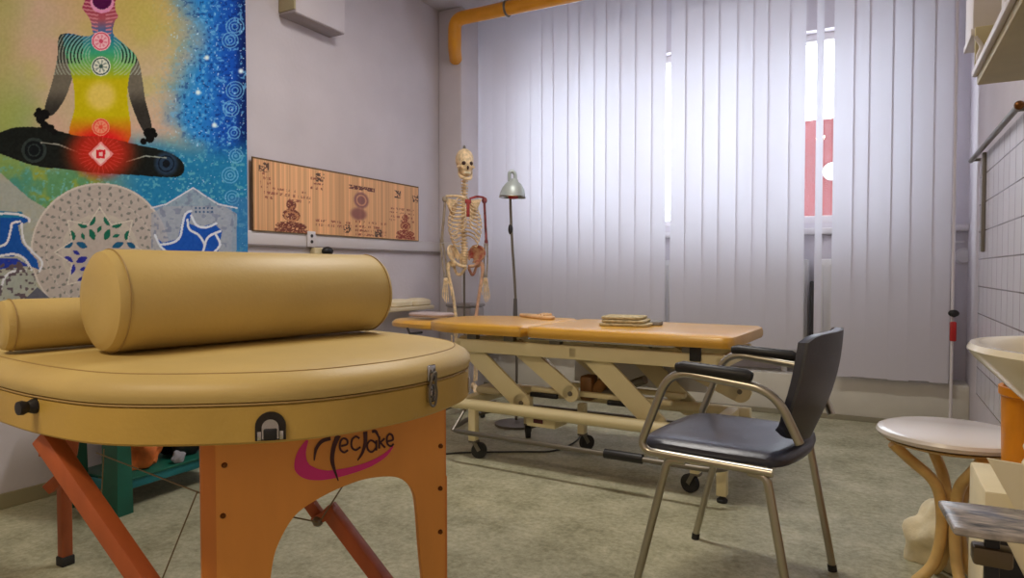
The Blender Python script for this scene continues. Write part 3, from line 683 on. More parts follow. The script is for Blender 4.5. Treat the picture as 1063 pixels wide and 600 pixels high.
# ------------------------------------------------------------------ foreground massage table
ZC0, ZC1, ZT = .728, .790, .842
OUT = smooth([(-.80, .79, 0), (-.914, .685, 0), (-1.05, .615, 0), (-1.2, .603, 0), (-1.36, .617, 0), (-1.6, .655, 0), (-1.9, .71, 0), (-2.2, .78, 0), (-2.5, .88, 0), (-2.66, 1.0, 0), (-2.7, 1.2, 0), (-2.62, 1.42, 0), (-2.4, 1.53, 0), (-2.0, 1.54, 0), (-1.6, 1.52, 0), (-1.3, 1.48, 0), (-1.05, 1.42, 0), (-.86, 1.335, 0), (-.765, 1.215, 0), (-.735, 1.07, 0), (-.745, .93, 0)], 6, closed=True)
OUT = [(p.x, p.y) for p in OUT]
t = thing('portable_massage_table', 'cream padded folding massage table with orange wooden leg panel, nearest the camera', 'massage table', (-1.6, 1.1, 0))
MT = t
bm = NB(); pad(bm, OUT, [(.03, ZC0+.004), (.004, ZC0), (0, ZC0+.004), (0, ZC1-.003), (.004, ZC1)]); part('case_frame', bm, M_case, t, world=True)
bm = NB(); pad(bm, OUT, [(.008, ZC1), (-.001, ZC1+.005), (-.004, ZC1+.014), (-.003, ZC1+.024), (.006, ZC1+.035), (.024, ZC1+.045), (.045, ZT-.002)], [(.9, .001), (.5, .003), (.1, .003)]); part('padded_top', bm, M_cream, t, world=True)
# perimeter seam: groove line
sm_ = [V((p.x, p.y, ZC1+.0385)) for p in inset(OUT if True else OUT, .010)]
ar = sum(OUT[i-1][0]*OUT[i][1]-OUT[i][0]*OUT[i-1][1] for i in range(len(OUT)))
O2 = OUT if ar > 0 else OUT[::-1]
bm = NB(); tube(bm, [V((p.x, p.y, ZC1+.0465)) for p in inset(O2, .030)], .0014, 6, closed=True)
bm2 = bm
part('top_seam', bm2, M_seam, t, world=True)
bm = NB(); tube(bm, [V((p.x, p.y, ZC1+.001)) for p in inset(O2, .0)], .0018, 6, closed=True); part('piping', bm, M_seam, t, world=True)
# leg panel with arch
pn = onD(209, 500, 1.19); P1 = V((pn.x, pn.y, 0)); pr = onD(462, 500, 1.19*1.19); P2 = V((pr.x, pr.y, 0))
U = (P2-P1).normalized(); NRM = V((U.y, -U.x, 0)); WP = (P2-P1).length; Zv = V((0, 0, 1))
def onpanel(px, py): q = onP(px, py, P1, NRM); return ((q-P1).dot(U), q.z)
arch = [onpanel(*q) for q in ((281, 600), (287, 570), (305, 537), (329, 519), (356, 505.5), (382, 497), (408, 495), (422, 501), (430, 513), (433, 531), (436, 570), (439, 600))]
sa = smooth([(a, b, 0) for a, b in arch], 5); arch2 = [(q.x, q.y) for q in sa]
poly = [(0, .003), (0, ZC0-.001), (WP, ZC0-.001), (WP, .003), (WP-.035, .003), (arch2[-1][0]+.005, .20)]+arch2[::-1]+[(arch2[0][0]-.05, .25), (.07, .003)]
bm = NB(); prism(bm, poly, P1, U, Zv, NRM*-.018); lp = part('leg_panel', bm, M_beech, t, world=True, sm=False, label='orange wooden end panel with arched cut-out', bev=.0015)
for s, off in ((0, -.022), (1, .008)):
    q = P1+U*.012+NRM*.0325 if s == 0 else P1+U*(WP+.001)
    bm = NB(); a = q-NRM*(.03 if s else .047); b = a.copy(); b.z = ZC0-.003; a.z = .003
    bar(bm, a, b, .026 if s == 0 else .018, .03, up=NRM, bev=.003); part('leg_post', bm, M_beech_edge, t, world=True)
q = P1+U*(WP+.008)-NRM*.045; bm = NB(); bar(bm, V((q.x, q.y, .003)), V((q.x, q.y, .56)), .018, .035, up=NRM, bev=.002); part('leg_extension', bm, M_beech_edge, t, world=True)
for px, py in ((233, 483), (231.5, 535.5), (457.4, 463), (457, 507), (457, 552)):
    a_, z_ = onpanel(px, py); q = P1+U*a_+Zv*z_; bm = NB(); cyl(bm, q, q+NRM*.004, .0052, 12, .004); cyl(bm, q+NRM*.004, q+NRM*.0045, .0022, 6); part('screw', bm, M_brass, t, world=True, label='dark brass screw')
# logo
def stroke(pp, w, name, m, lab=None, off=.0012):
    """tapered flat stroke on the panel through photo-traced points, w list of half widths"""
    pts = smooth([(*onpanel(*q), 0) for q in pp], 6); n = len(pts); bm = NB(); L = []; R_ = []
    ws = np.interp(np.linspace(0, 1, n), np.linspace(0, 1, len(w)), w)
    for i, q in enumerate(pts):
        d = (pts[min(i+1, n-1)]-pts[max(i-1, 0)]).normalized(); nn = V((-d.y, d.x, 0))*float(ws[i])
        for s, lst in ((1, L), (-1, R_)):
            a_ = q+nn*s; lst.append(P1+U*a_.x+Zv*min(a_.y, ZC0-.004)+NRM*off)
    poly_ = L+R_[::-1]
    A = [bm.verts.new(v) for v in L]; D = [bm.verts.new(v) for v in R_]
    A2 = [bm.verts.new(v-NRM*.0011) for v in L]; D2 = [bm.verts.new(v-NRM*.0011) for v in R_]
    for i in range(n-1):
        for f in ((A[i], A[i+1], D[i+1], D[i]), (A2[i], D2[i], D2[i+1], A2[i+1]), (A[i], A2[i], A2[i+1], A[i+1]), (D[i], D[i+1], D2[i+1], D2[i])): bm.faces.new(f)
    return part(name, bm, m, lp, world=True, sm=False, label=lab)
stroke([(319, 457), (313, 470), (313, 484), (322, 491), (340, 493), (365, 488), (385, 481), (400, 472), (408, 463)], [.002, .008, .0135, .0125, .0085, .0065, .0055, .004, .001], 'logo_swoosh', M_pink, 'pink swoosh')
dk = dict(off=.0019)
stroke([(343, 455), (334, 458), (328, 466), (326, 478)], [.0034, .0036, .003, .0008], 'logo_stroke', M_logo, **dk)
stroke([(351, 452), (346, 465), (345, 480), (351, 499)], [.005, .0042, .0036, .0008], 'logo_stroke', M_logo, **dk)
stroke([(379, 448), (379, 459), (376, 470), (371, 478)], [.0042, .0034, .0026, .0008], 'logo_stroke', M_logo, **dk)
stroke([(386, 448), (390, 448), (394, 456)], [.0028, .003, .0008], 'logo_stroke', M_logo, **dk)
LW = [.0019]*2
def letter(pp): return stroke(pp, LW, 'logo_letter', M_logo, None, .0019)
letter([(354, 463), (360, 461), (360, 456.5), (356, 455), (353, 459), (353, 466), (357, 469.5), (361, 467)])
letter([(373, 455), (369, 453), (365, 457), (365, 464), (369, 467), (374, 464)])
letter([(390, 460), (385, 457), (381, 461), (382, 467), (386, 469), (390, 465)]); letter([(390.5, 457), (390.5, 463), (390.5, 467.5)])
letter([(393.5, 453), (393.5, 459), (393.5, 465.5)]); letter([(399, 455), (396, 458), (394, 460)]); letter([(395, 459.5), (397, 462), (399.5, 464.5)])
letter([(402, 458), (407.5, 456.5), (407, 452), (404, 450.5), (401.5, 454), (402, 460.5), (405.5, 463), (408.5, 460.5)])
# braces seen under the table
def bpts(a, b, w, h, nm='brace', m=M_redwood): bm = NB(); bar(bm, a, b, w, h, bev=.003); return part(nm, bm, m, t, world=True)
a = onD(46, 452, 1.16); a.z = min(a.z, ZC0-.012); b = onD(152, 606, 1.11); b = b+(b-a)*.55; bpts(a, b, .03, .032)
a = onD(50, 462, 1.75); b = onD(58, 459, 1.9); 
bpts(onD(42, 461, 1.62), onD(82, 461, 1.66), .05, .05, 'brace_block', M_redwood)
c1 = onD(341, 528, 1.50); c2 = onD(400, 606, 1.46); bpts(c1-(c2-c1)*.02, c2+(c2-c1)*.5, .03, .032)
c3 = onD(318, 516, 1.5); c0 = onD(290, 478, 1.52); bpts(c0, onD(335, 541, 1.52)+V((0, 0, 0)), .02, .026)
bm = NB(); bar(bm, onD(326, 541, 1.5), onD(349, 530, 1.49), .022, .02, bev=.003); part('hinge_bracket', bm, M_redwood, t, world=True)
bm = NB(); q = onD(330, 541, 1.49); ell(bm, q, (.012, .012, .012)); part('hinge_pin', bm, M_dsteel, t, world=True)
for A, Bq in (((356, 504), (333, 540)), ((300, 536), (330, 542))):
    bm = NB(); cyl(bm, onD(*A, 1.45), onD(*Bq, 1.48), .0017, 6); part('cable', bm, M_wire, t, world=True)
for A, Bq, d0, d1 in (((100, 470), (208, 512), 1.5, 1.3), ((205, 510), (160, 622), 1.3, 1.3), ((108, 466), (105, 520), 1.55, 1.55)):
    bm = NB(); cyl(bm, onD(*A, d0), onD(*Bq, d1), .0015, 6); part('cable', bm, M_wire, t, world=True)
# far legs
f1 = onZ(68, 586, 0)
for k, (fx, fy) in enumerate(((f1.x, f1.y), (f1.x+.06, f1.y-.47))):
    bm = NB(); box(bm, (fx-.017, fy-.017, .03), (fx+.017, fy+.017, ZC0-.001), .004); lg = part('far_leg', bm, M_redwood, t, world=True)
    bm = NB(); box(bm, (fx-.021, fy-.021, 0), (fx+.021, fy+.021, .032), .004); part('rubber_foot', bm, M_rubber, lg, world=True)
bm = NB(); bar(bm, onD(50, 508, 2.2), onD(74, 486, 2.2), .03, .035, bev=.003); part('cross_rail', bm, M_redwood, t, world=True)
# hardware on the case side
def frame_at(px, py):
    """point on the case side under the pixel with outward normal"""
    best = None
    for i in range(len(O2)):
        a = V((*O2[i-1], 0)); b = V((*O2[i], 0)); tdir = (b-a).normalized(); n = V((tdir.y, -tdir.x, 0))
        r = ray(px, py); den = r.dot(n)
        if den >= 0: continue
        k = (a-CAM).dot(n)/den; q = CAM+r*k; s = (q-a).dot(tdir)
        if -1e-4 <= s <= (b-a).length+1e-4 and k > 0 and (best is None or k < best[0]): best = (k, q, tdir, n)
    return best[1:]
q, td, nn = frame_at(281, 444)
def Fm(q, td, nn): return Matrix(((td.x, 0, nn.x, q.x), (td.y, 0, nn.y, q.y), (0, 1, 0, q.z), (0, 0, 0, 1)))
m4 = Fm(q, td, nn)
def archplate(w, h, th, z0=0, inner=None):
    bm = NB(); pts = [(-w, -h)]+[(-w*math.cos(a), h*.15+w*math.sin(a)*1.0) for a in [PI*k/12 for k in range(13)]]+[(w, -h)]
    A = [bm.verts.new((x, y, z0)) for x, y in pts]; D = [bm.verts.new((x, y, z0+th)) for x, y in pts]; n = len(pts)
    bm.faces.new(A); bm.faces.new(D[::-1])
    for k in range(n): bm.faces.new((A[k], D[k], D[(k+1) % n], A[(k+1) % n]))
    return bm
bm = archplate(.023, .019, .004); bmesh.ops.transform(bm, matrix=m4, verts=bm.verts); lt = part('latch_plate', bm, mat('dark_steel', (60, 56, 52), .3, .8), t, world=True, label='dark arched latch plate')
bm = archplate(.0125, .016, .004, .004); bmesh.ops.transform(bm, matrix=m4, verts=bm.verts); part('latch_tab', bm, M_chrome, lt, world=True, label='chrome tab')
bm = NB(); box(bm, (-.010, -.018, .008), (.010, .000, .012), .002); bmesh.ops.transform(bm, matrix=m4, verts=bm.verts); part('latch_lock', bm, M_black, lt, world=True)
for s in (-1, 1):
    bm = NB(); box(bm, (s*.0165-.003, -.018, .004), (s*.0165+.003, -.004, .007), .001); bmesh.ops.transform(bm, matrix=m4, verts=bm.verts); part('latch_rib', bm, M_chrome, lt, world=True)
q, td, nn = frame_at(446, 402); q.z = ZC1; m4 = Fm(q, td, nn)
bm = NB(); box(bm, (-.013, .003, .001), (.013, .034, .007), .004); bmesh.ops.transform(bm, matrix=m4, verts=bm.verts); hs = part('clasp_top', bm, M_chrome, t, world=True, label='chrome clasp across the lid seam')
bm = NB(); box(bm, (-.011, -.036, .001), (.011, -.002, .005), .004); bmesh.ops.transform(bm, matrix=m4, verts=bm.verts); part('clasp_base', bm, M_chrome, t, world=True, label='chrome clasp base')
bm = NB(); tube(bm, smooth([(-.009, -.004, .008), (-.012, -.02, .008), (-.008, -.038, .008), (0, -.043, .009), (.008, -.038, .008), (.012, -.02, .008), (.009, -.004, .008), (.006, .016, .011), (0, .02, .012), (-.006, .016, .011)], 5, closed=True), .0024, 8, closed=True)
bmesh.ops.transform(bm, matrix=m4, verts=bm.verts); part('clasp_wire', bm, M_dsteel, t, world=True, label='steel wire loop of the clasp')
bm = NB()
for x, y in ((-.006, .024), (.006, .024), (0, -.012), (0, -.026)): ell(bm, (x, y, .0065), (.0025, .0025, .0015), 8)
bmesh.ops.transform(bm, matrix=m4, verts=bm.verts); pieces('rivet', bm, M_dsteel, t, world=True)
q, td, nn = frame_at(486, 400); m4 = Fm(q, td, nn); bm = NB(); box(bm, (-.008, -.015, .0), (.008, .018, .004), .002); bmesh.ops.transform(bm, matrix=m4, verts=bm.verts); part('edge_plate', bm, M_chrome, t, world=True)
q, td, nn = frame_at(37, 428); q.z = ZC1-.014; m4 = Fm(q, td, nn)
bm = NB(); lathe(bm, [(0, -.002), (.013, -.002), (.0125, .004), (.009, .012), (.012, .02), (.011, .026), (0, .027)], 20); bmesh.ops.transform(bm, matrix=m4, verts=bm.verts); part('strap_knob', bm, M_black, t, world=True, label='black round knob')
# bolsters
def bolster(name, label, a, b, r, over=0):
    a = V(a); b = V(b); d = (b-a); L = d.length; d.normalize(); s = d.cross(Zv).normalized()
    t = thing(name, label, 'bolster', (a+b)/2-V((0, 0, r)))
    m = Matrix(((s.x, (s.cross(d)).x, d.x, a.x), (s.y, (s.cross(d)).y, d.y, a.y), (s.z, (s.cross(d)).z, d.z, a.z), (0, 0, 0, 1)))
    e = .016*min(1, r/.09)
    prof = [(0, -.004), (r*.5, -.005), (r*.8, .0), (r-e*.9, .003*e/.016), (r-e*.35, e*.5), (r-.001, e+.004), (r-.0015, e+.010), (r, e+.016), (r, L-e-.012), (r-.0015, L-e-.006), (r-.001, L-e), (r-e*.35, L-e*.5), (r-e*.9, L-.003*e/.016), (r*.8, L), (r*.5, L+.005), (0, L+.004)]
    if r < .08: prof[0] = (0, .0); prof[1] = (r*.5, -.001)
    bm = NB(); lathe(bm, prof, 64, m); part('bolster_cover', bm, M_cream, t, world=True)
    for zz in (e+.008, L-e-.004):
        bm = NB(); tube(bm, [m @ V(((r+.0002)*math.cos(2*PI*k/48), (r+.0002)*math.sin(2*PI*k/48), zz)) for k in range(48)], .0012, 6, closed=True); part('seam', bm, M_seam, t, world=True)
    return t
r = .098
zb = ZT+.003+r
bolster('bolster_cushion', 'large cream leatherette roll bolster lying across the near massage table', (-1.283, .738, zb), (-1.163, 1.378, zb), r)
r2 = .05; zb2 = ZT+.003+r2
bolster('bolster_cushion', 'smaller cream bolster half hidden behind the large one at the left edge', (-1.472, .665, zb2), (-1.352, 1.28, zb2), r2)
# ------------------------------------------------------------------ green step stool under the table with its bits
fo = onZ(122, 533, 0)
t = thing('step_stool', 'green plastic stool standing by the left wall beneath the massage table', 'stool', (fo.x, fo.y, 0), math.radians(4))
for x, y in ((0, 0), (0, .56), (-.28, 0), (-.28, .56)):
    m_ = M_green if y == 0 else M_teal
    bm = NB(); pad(bm, [(x-.05, y-.035), (x+.05, y-.035), (x+.05, y+.035), (x-.05, y+.035)], [(.0, 0), (.004, .2), (.01, .44)]); part('leg', bm, m_, t)
bm = NB(); box(bm, (-.01, .03, .085), (.012, .53, .125), .006); box(bm, (-.29, .03, .085), (-.265, .53, .125), .006); box(bm, (-.28, .0, .085), (0, .02, .125), .006); part('stretcher', bm, M_teal, t, label='teal stretcher rail')
bm = NB(); box(bm, (-.30, .02, .125), (.02, .54, .135), .004); part('lower_shelf', bm, M_green, t)
bm = NB(); box(bm, (-.34, -.04, .44), (.06, .60, .465), .012); part('stool_top', bm, M_green, t)
Ms = Matrix.Translation((fo.x, fo.y, 0)) @ Matrix.Rotation(math.radians(4), 4, 'Z')
def onstool(x, y, z): return Ms @ V((x, y, z))
lump('orange_cloth', 'bunched orange cloth on the lower shelf of the green stool', 'cloth', onstool(-.11, .17, .136), (.085, .085, .12), mat('orange_fabric', (220, 120, 60), .9, var=.15, vscale=20), 5, .3)
lump('black_bag', 'black bag on the lower shelf of the green stool beside the orange cloth', 'bag', onstool(-.11, .41, .136), (.085, .09, .10), M_black, 6, .2)
lump('grey_pouch', 'small pale grey pouch between the orange cloth and black bag on the stool', 'pouch', onstool(.0, .292, .1355), (.018, .03, .03), mat('grey_pouch', (150, 150, 158), .8), 9, .1)
# ------------------------------------------------------------------ treatment couch (physio table)
ang = math.radians(-3.0)
n0 = onZ(753, 350, .72); BX = V((n0.x, n0.y, 0))
t = thing('treatment_couch', 'height adjustable treatment couch with tan vinyl top below the window', 'couch', (BX.x, BX.y, 0), ang)
BT = t; MB4 = RM[t.name]
# local: x from 0 (right end) to -1.85 (head end), y 0..0.68
def rrect(x0, y0, x1, y1, r, n=6):
    o = []
    for cx, cy, a0 in ((x1-r, y0+r, -PI/2), (x1-r, y1-r, 0), (x0+r, y1-r, PI/2), (x0+r, y0+r, PI)):
        for k in range(n+1): a = a0+PI/2*k/n; o.append((cx+r*math.cos(a), cy+r*math.sin(a)))
    return o
prof = [(.03, .665), (.006, .668), (0, .68), (0, .70), (.006, .715), (.022, .722)]
bm = NB(); pad(bm, rrect(-.985, 0, 0.03, .68, .05), prof, [(.9, .001), (.4, .002)]); part('long_cushion', bm, M_tan, t)
bm = NB(); pad(bm, smooth([(-1.0, .03, 0), (-1.0, .34, 0), (-1.0, .65, 0), (-1.2, .68, 0), (-1.45, .67, 0), (-1.62, .60, 0), (-1.70, .50, 0), (-1.72, .34, 0), (-1.70, .18, 0), (-1.62, .08, 0), (-1.45, .01, 0), (-1.2, 0, 0), (-1.03, .0, 0)], 5, closed=True), prof, [(.9, .001), (.4, .002)]); part('short_cushion', bm, M_tan, t)
bm = NB(); pad(bm, smooth([(-1.66, .16, 0), (-1.66, .52, 0), (-1.84, .54, 0), (-2.02, .48, 0), (-2.09, .34, 0), (-2.02, .20, 0), (-1.84, .14, 0)], 5, closed=True), [(.02, .66), (0, .67), (0, .69), (.02, .705)], [(.6, .001)]); part('head_cushion', bm, M_tan, t)
bm = NB()
for y in (.09, .59): box(bm, (-1.45, y-.02, .565), (-.02, y+.02, .635), .006)
for x in (-1.44, -.75, -.04): box(bm, (x-.02, .07, .575), (x+.02, .61, .625), .004)
part('upper_frame', bm, M_bedframe, t)
bm = NB()
for x in (-1.35, -1.12, -.85, -.18):
    for y in (.09, .59): box(bm, (x-.03, y-.02, .634), (x+.03, y+.02, .668), .004)
pieces('cushion_bracket', bm, M_dsteel, t)
bm = NB(); box(bm, (-.17, .055, .60), (-.12, .075, .665), .004); part('end_stop', bm, M_black, t)
bm = NB()
for y in (.09, .59): box(bm, (-1.0, y-.024, .652), (-.25, y+.024, .666), .002)
pieces('hinge_plate', bm, M_chrome, t)
# lower frame
zl = .285
bm = NB()
for y in (.06, .60): tube(bm, fillet([(-1.47, y, zl), (-.02, y, zl)], .02), .030, 14)
for x in (-1.43, -.10): box(bm, (x-.03, .06, zl-.03), (x+.03, .60, zl+.025), .01)
part('lower_frame', bm, M_bedframe, t)
# scissor arms
def arm(p0, p1, y, w=.085):
    bm = NB(); a = V((p0[0], y, p0[1])); b = V((p1[0], y, p1[1])); bar(bm, a, b, .022, w, bev=.004)
    for c in (a, b): cyl(bm, c-V((0, .011, 0)), c+V((0, .011, 0)), w/2, 20)
    o = part('lift_arm', bm, M_bedframe, t)
    bm = NB()
    for c in (a, b): cyl(bm, c-V((0, .018, 0)), c+V((0, .018, 0)), .012, 12)
    pieces('pivot_bolt', bm, M_dsteel, o)
for y in (.09, .58):
    arm((-1.42, .60), (-1.06, .315), y+.025, .10); arm((-.68, .60), (-.34, .29), y+.025, .10)
    arm((-1.10, .60), (-.79, .385), y+.05, .085)
arm((-.52, .60), (-.06, .40), .55, .11)
# linkage rods and actuator
bm = NB(); box(bm, (-1.06, .20, .36), (-.30, .235, .385), .006); box(bm, (-1.06, .42, .36), (-.30, .455, .385), .006); pieces('drive_rail', bm, M_bedframe, t)
bm = NB(); box(bm, (-1.06, .192, .335), (-.90, .215, .358), .003); box(bm, (-.62, .192, .335), (-.45, .215, .358), .003); pieces('rail_stop', bm, M_black, t)
bm = NB(); box(bm, (-.80, .25, .33), (-.73, .34, .46), .015); cyl(bm, (-.74, .30, .36), (-.66, .28, .45), .032, 16); mo = part('lift_motor', bm, M_motor, t, label='brown lift motor')
bm = NB(); tube(bm, [(-.70, .30, .36), (-.44, .24, .47)], .022, 14); part('actuator_rod', bm, M_dsteel, t)
bm = NB(); box(bm, (-1.03, .10, .20), (-.86, .24, .262), .01); ctl = part('control_box', bm, M_bedframe, t)
bm = NB(); box(bm, (-.985, .095, .222), (-.93, .101, .242), .002); part('label_plate', bm, mat('maroon_label', (90, 30, 34), .5), ctl)
bm = NB(); box(bm, (-1.42, .20, .315), (-1.25, .40, .36), .02); part('gear_housing', bm, mat('grey_cream_housing', (190, 176, 140), .5), t)
bm = NB(); pad(bm, rrect(-1.02, .64, -.25, .67, .01, 2), [(0, .36), (0, .60)]); part('lit_plinth_panel', bm, mat('lit_plinth_grey', (206, 204, 206), .5), t)  # pale panel added in place of the lit plinth behind the couch
# foot control loop
zf = .165
bm = NB(); tube(bm, fillet([(-.45, -.06, zf), (-1.40, -.06, zf), (-1.48, .33, zf+.01), (-1.40, .72, zf), (.0, .72, zf), (.06, .33, zf), (.0, -.06, zf), (-.45, -.06, zf)], .08, 5), .0125, 10); part('foot_control_bar', bm, M_dsteel, t)
bm = NB()
for x in (-1.38, -.16):
    tube(bm, [(x, -.06, zf), (x, .06, zl-.02)], .008, 8); tube(bm, [(x, .72, zf), (x, .60, zl-.02)], .008, 8)
pieces('bar_hanger', bm, M_dsteel, t)
bm = NB(); tube(bm, smooth([(-.52, -.06, zf+.002), (-.44, -.062, zf+.003), (-.34, -.06, zf+.002)], 4), .022, 12); part('foot_grip', bm, M_black, t)
# casters
def caster(x, y, a):
    bm = NB(); box(bm, (x-.022, y-.022, .09), (x+.022, y+.022, zl-.02), .006); cc = part('caster_leg', bm, M_bedframe, t)
    bm = NB(); w_ = V((x+.03*math.cos(a), y+.03*math.sin(a), .042)); ax = V((-math.sin(a), math.cos(a), 0))
    cyl(bm, w_-ax*.013, w_+ax*.013, .042, 24); part('wheel', bm, M_rubber, cc)
    bm = NB()
    for s in (-1, 1): bar(bm, w_+ax*.018*s, V((x, y, .095))+ax*.018*s, .02, .004, up=ax)
    box(bm, (x-.02, y-.022, .085), (x+.025, y+.022, .098), .003); part('fork', bm, M_dsteel, cc)
for x, y, a in ((-1.33, .06, .5), (-1.28, .56, 2.2), (-.90, .50, 1), (-.15, .10, 2.8)): caster(x, y, a)
bm = NB(); 
for x, y in ((-.02, .05), (-.02, .60)): box(bm, (x-.022, y-.022, .03), (x+.022, y+.022, zl-.02), .005)
pieces('support_leg', bm, M_bedframe, t)
bm = NB()
for x, y in ((-.02, .05), (-.02, .60)): lathe(bm, [(0, 0), (.022, 0), (.024, .012), (.012, .022), (.012, .032), (0, .032)], 18, Matrix.Translation((x, y, 0)))
pieces('levelling_foot', bm, M_rubber, t)
# black strap under the head cushion
bm = NB(); tube(bm, [(-1.86, .15, .665), (-1.80, .10, .64), (-1.68, .06, .655)], .007, 8); part('strap', bm, M_black, t)
# cable on floor
c = [onZ(*q, .005) for q in ((380, 473), (430, 474), (480, 470), (540, 469), (575, 468), (598, 458), (606, 446))]
bm = NB(); tube(bm, smooth([(q.x, q.y, .0055) for q in c], 6), .005, 8); part('power_cord', bm, M_cable, t, world=True, label='black power cord on the floor')
# things on the couch
def onbed(px, py, z=.7245): return onZ(px, py, z)
a = onbed(617, 338); b = onbed(677, 340); d = (b-a).normalized(); d.z = 0; e = V((-d.y, d.x, 0)); Lx = (b-a).length
t = thing('folded_towel', 'folded patterned beige towel lying on the tan couch near its middle', 'towel', a+d*Lx/2+e*.09, math.atan2(d.y, d.x))
for k, (w_, h_, dz, dx) in enumerate(((.125, .10, 0, 0), (.115, .098, .0165, .002), (.112, .095, .033, -.003))):
    bm = NB(); hh = .0155; pts = rrect(-w_+dx, -h_*.9, w_+dx-.01*k, h_*.9, .02, 5)
    pad(bm, pts, [(.006, dz), (0, dz+.004), (0, dz+hh-.004), (.008, dz+hh)], [(.8, .0008), (.3, .001)]); part('towel_layer', bm, M_towel, t)
bm = NB(); pad(bm, rrect(.10, .03, .165, .10, .02, 5), [(.004, 0), (0, .004), (0, .018), (.008, .024)]); part('towel_corner', bm, M_dsteel and mat('grey_cloth', (140, 138, 138), .9), t, label='grey turned-out corner')
a = onbed(536, 328); b = onbed(578, 332); d = (b-a); ang2 = math.atan2(d.y, d.x)
t = thing('wooden_massage_tool', 'flat pinkish wooden massage tool lying on the couch behind the cushion joint', 'massage tool', (a+b)/2+V((0, 0, .0)), ang2)
bm = NB(); pad(bm, smooth([(-.15, -.01, 0), (-.05, -.03, 0), (.1, -.045, 0), (.15, -.03, 0), (.16, 0, 0), (.12, .04, 0), (-.02, .03, 0), (-.14, .015, 0)], 4, closed=True), [(.004, 0), (0, .004), (0, .012), (.006, .018)], [(.6, .004)]); part('paddle', bm, M_wood, t)
bm = NB(); 
for k in range(3): cyl(bm, (.06+.03*k, -.03, .018), (.06+.03*k, .02, .026), .008, 10)
pieces('roller', bm, M_wood, t)
a = onbed(462, 328.5)
t = thing('face_pad', 'flat grey face pad lying on the head end of the couch', 'pad', (a.x-.10, a.y, a.z), ang)
bm = NB(); pad(bm, rrect(-.13, -.09, .13, .09, .05), [(.006, 0), (0, .006), (0, .014), (.01, .02)], [(.6, .002)]); part('pad_cover', bm, mat('grey_mauve_fabric', (176, 160, 160), .8), t)
# ------------------------------------------------------------------ armchair
yaw = math.atan2(.12, -.993)
t = thing('armchair', 'black leather armchair with chrome tube frame in front of the couch', 'chair', (-.38, 2.225, 0), yaw)
RT_ = .0125
for s in (1, -1):      # +1 = near side
    y = s*.265
    bm = NB()
    pts = [(-.235, s*.235, .60), (-.20, s*.25, .50)]
    loop = fillet([(-.225, s*.262, .53), (-.155, y, .685), (.155, y, .715), (.26, y, .47), (-.23, y, .445)], .075, 7)
    loop = fillet([(-.237, s*(.25 if s > 0 else .20), .535), (-.175, y*(1 if s > 0 else .93), .675), (.125, y, .705), (.215, y, .475), (.195, y, .452), (-.172, y, .448)], .07, 7)
    tube(bm, loop, RT_, 12); part('side_tube', bm, M_tube, t)
    bm = NB(); tube(bm, [(-.115, y, .706), (-.10, y, .709), (.085, y, .718), (.105, y, .716)], [.012, .018, .018, .012], 14); part('armrest_pad', bm, M_black, t)
    for x0, x1 in ((.13, .235), (-.155, -.235)):
        bm = NB(); tube(bm, fillet([(x0-.05*(1 if x0 > 0 else -1), y*.97, .438), (x0, y*.99, .437), (x1, y, .012)], .04, 6), [RT_]*13+[.011] if False else RT_, 12); lg = part('leg', bm, M_tube, t)
        bm = NB(); cyl(bm, (x1, y, 0), (x1-.003*(1 if x0 > 0 else -1), y, .022), .0145, 12); part('foot_cap', bm, M_rubber, lg)
bm = NB()
for x in (.15, -.15): tube(bm, [(x, -.262, .443), (x, .262, .443)], .010, 10)
pieces('cross_tube', bm, M_tube, t)
# seat
bm = NB(); so = smooth([(.265, 0, 0), (.255, .17, 0), (.21, .235, 0), (.05, .245, 0), (-.10, .24, 0), (-.185, .205, 0), (-.215, 0, 0), (-.185, -.205, 0), (-.10, -.24, 0), (.05, -.245, 0), (.21, -.235, 0), (.255, -.17, 0)], 5, closed=True)
pad(bm, [(p.x, p.y) for p in so], [(.02, .452), (.003, .455), (0, .465), (.003, .476), (.018, .487), (.04, .491)], [(.8, .0), (.5, -.003), (.15, -.005)])
for v in bm.verts:
    if v.co.x > .14: v.co.z -= (v.co.x-.14)**2*1.1
    if v.co.x < -.1: v.co.z -= .03*(-.1-v.co.x)
part('seat', bm, M_seat, t)
# backrest: curved panel (front leather, back shell)
def backpanel(off0, off1, zs_=1.0):
    bm = NB(); rows = 12; cols = 14; grid = [[], []]
    for li, off in ((0, off0), (1, off1)):
        for i in range(rows+1):
            v_ = i/rows; z = .50+.325*v_
            hw = .222+.012*math.sin(v_*PI)-(.10*(max(0, (.38-v_))/.38)**1.2)
            row = []
            for j in range(cols+1):
                u_ = j/cols*2-1
                x = -.205-.075*v_-.035*math.sin(v_*PI*.9)*.6-.0*u_*u_+.045*u_*u_+off
                zz = z
                if v_ > .8: zz -= .02*abs(u_)**6*(v_-.8)/.2
                if v_ < .2: zz += .035*abs(u_)**5*(.2-v_)/.2
                row.append(bm.verts.new((x, u_*hw, zz)))
            grid[li].append(row)
    for li in (0, 1):
        for i in range(rows):
            for j in range(cols): bm.faces.new((grid[li][i][j], grid[li][i][j+1], grid[li][i+1][j+1], grid[li][i+1][j]))
    for i in range(rows):
        for j in (0, cols): bm.faces.new((grid[0][i][j], grid[0][i+1][j], grid[1][i+1][j], grid[1][i][j]))
    for j in range(cols):
        for i in (0, rows): bm.faces.new((grid[0][i][j], grid[0][i][j+1], grid[1][i][j+1], grid[1][i][j]))
    return bm
part('backrest', backpanel(.0, .018), M_seat, t); part('back_shell', backpanel(-.008, -.0005), M_back, t, label='dark grey rear shell of the backrest')
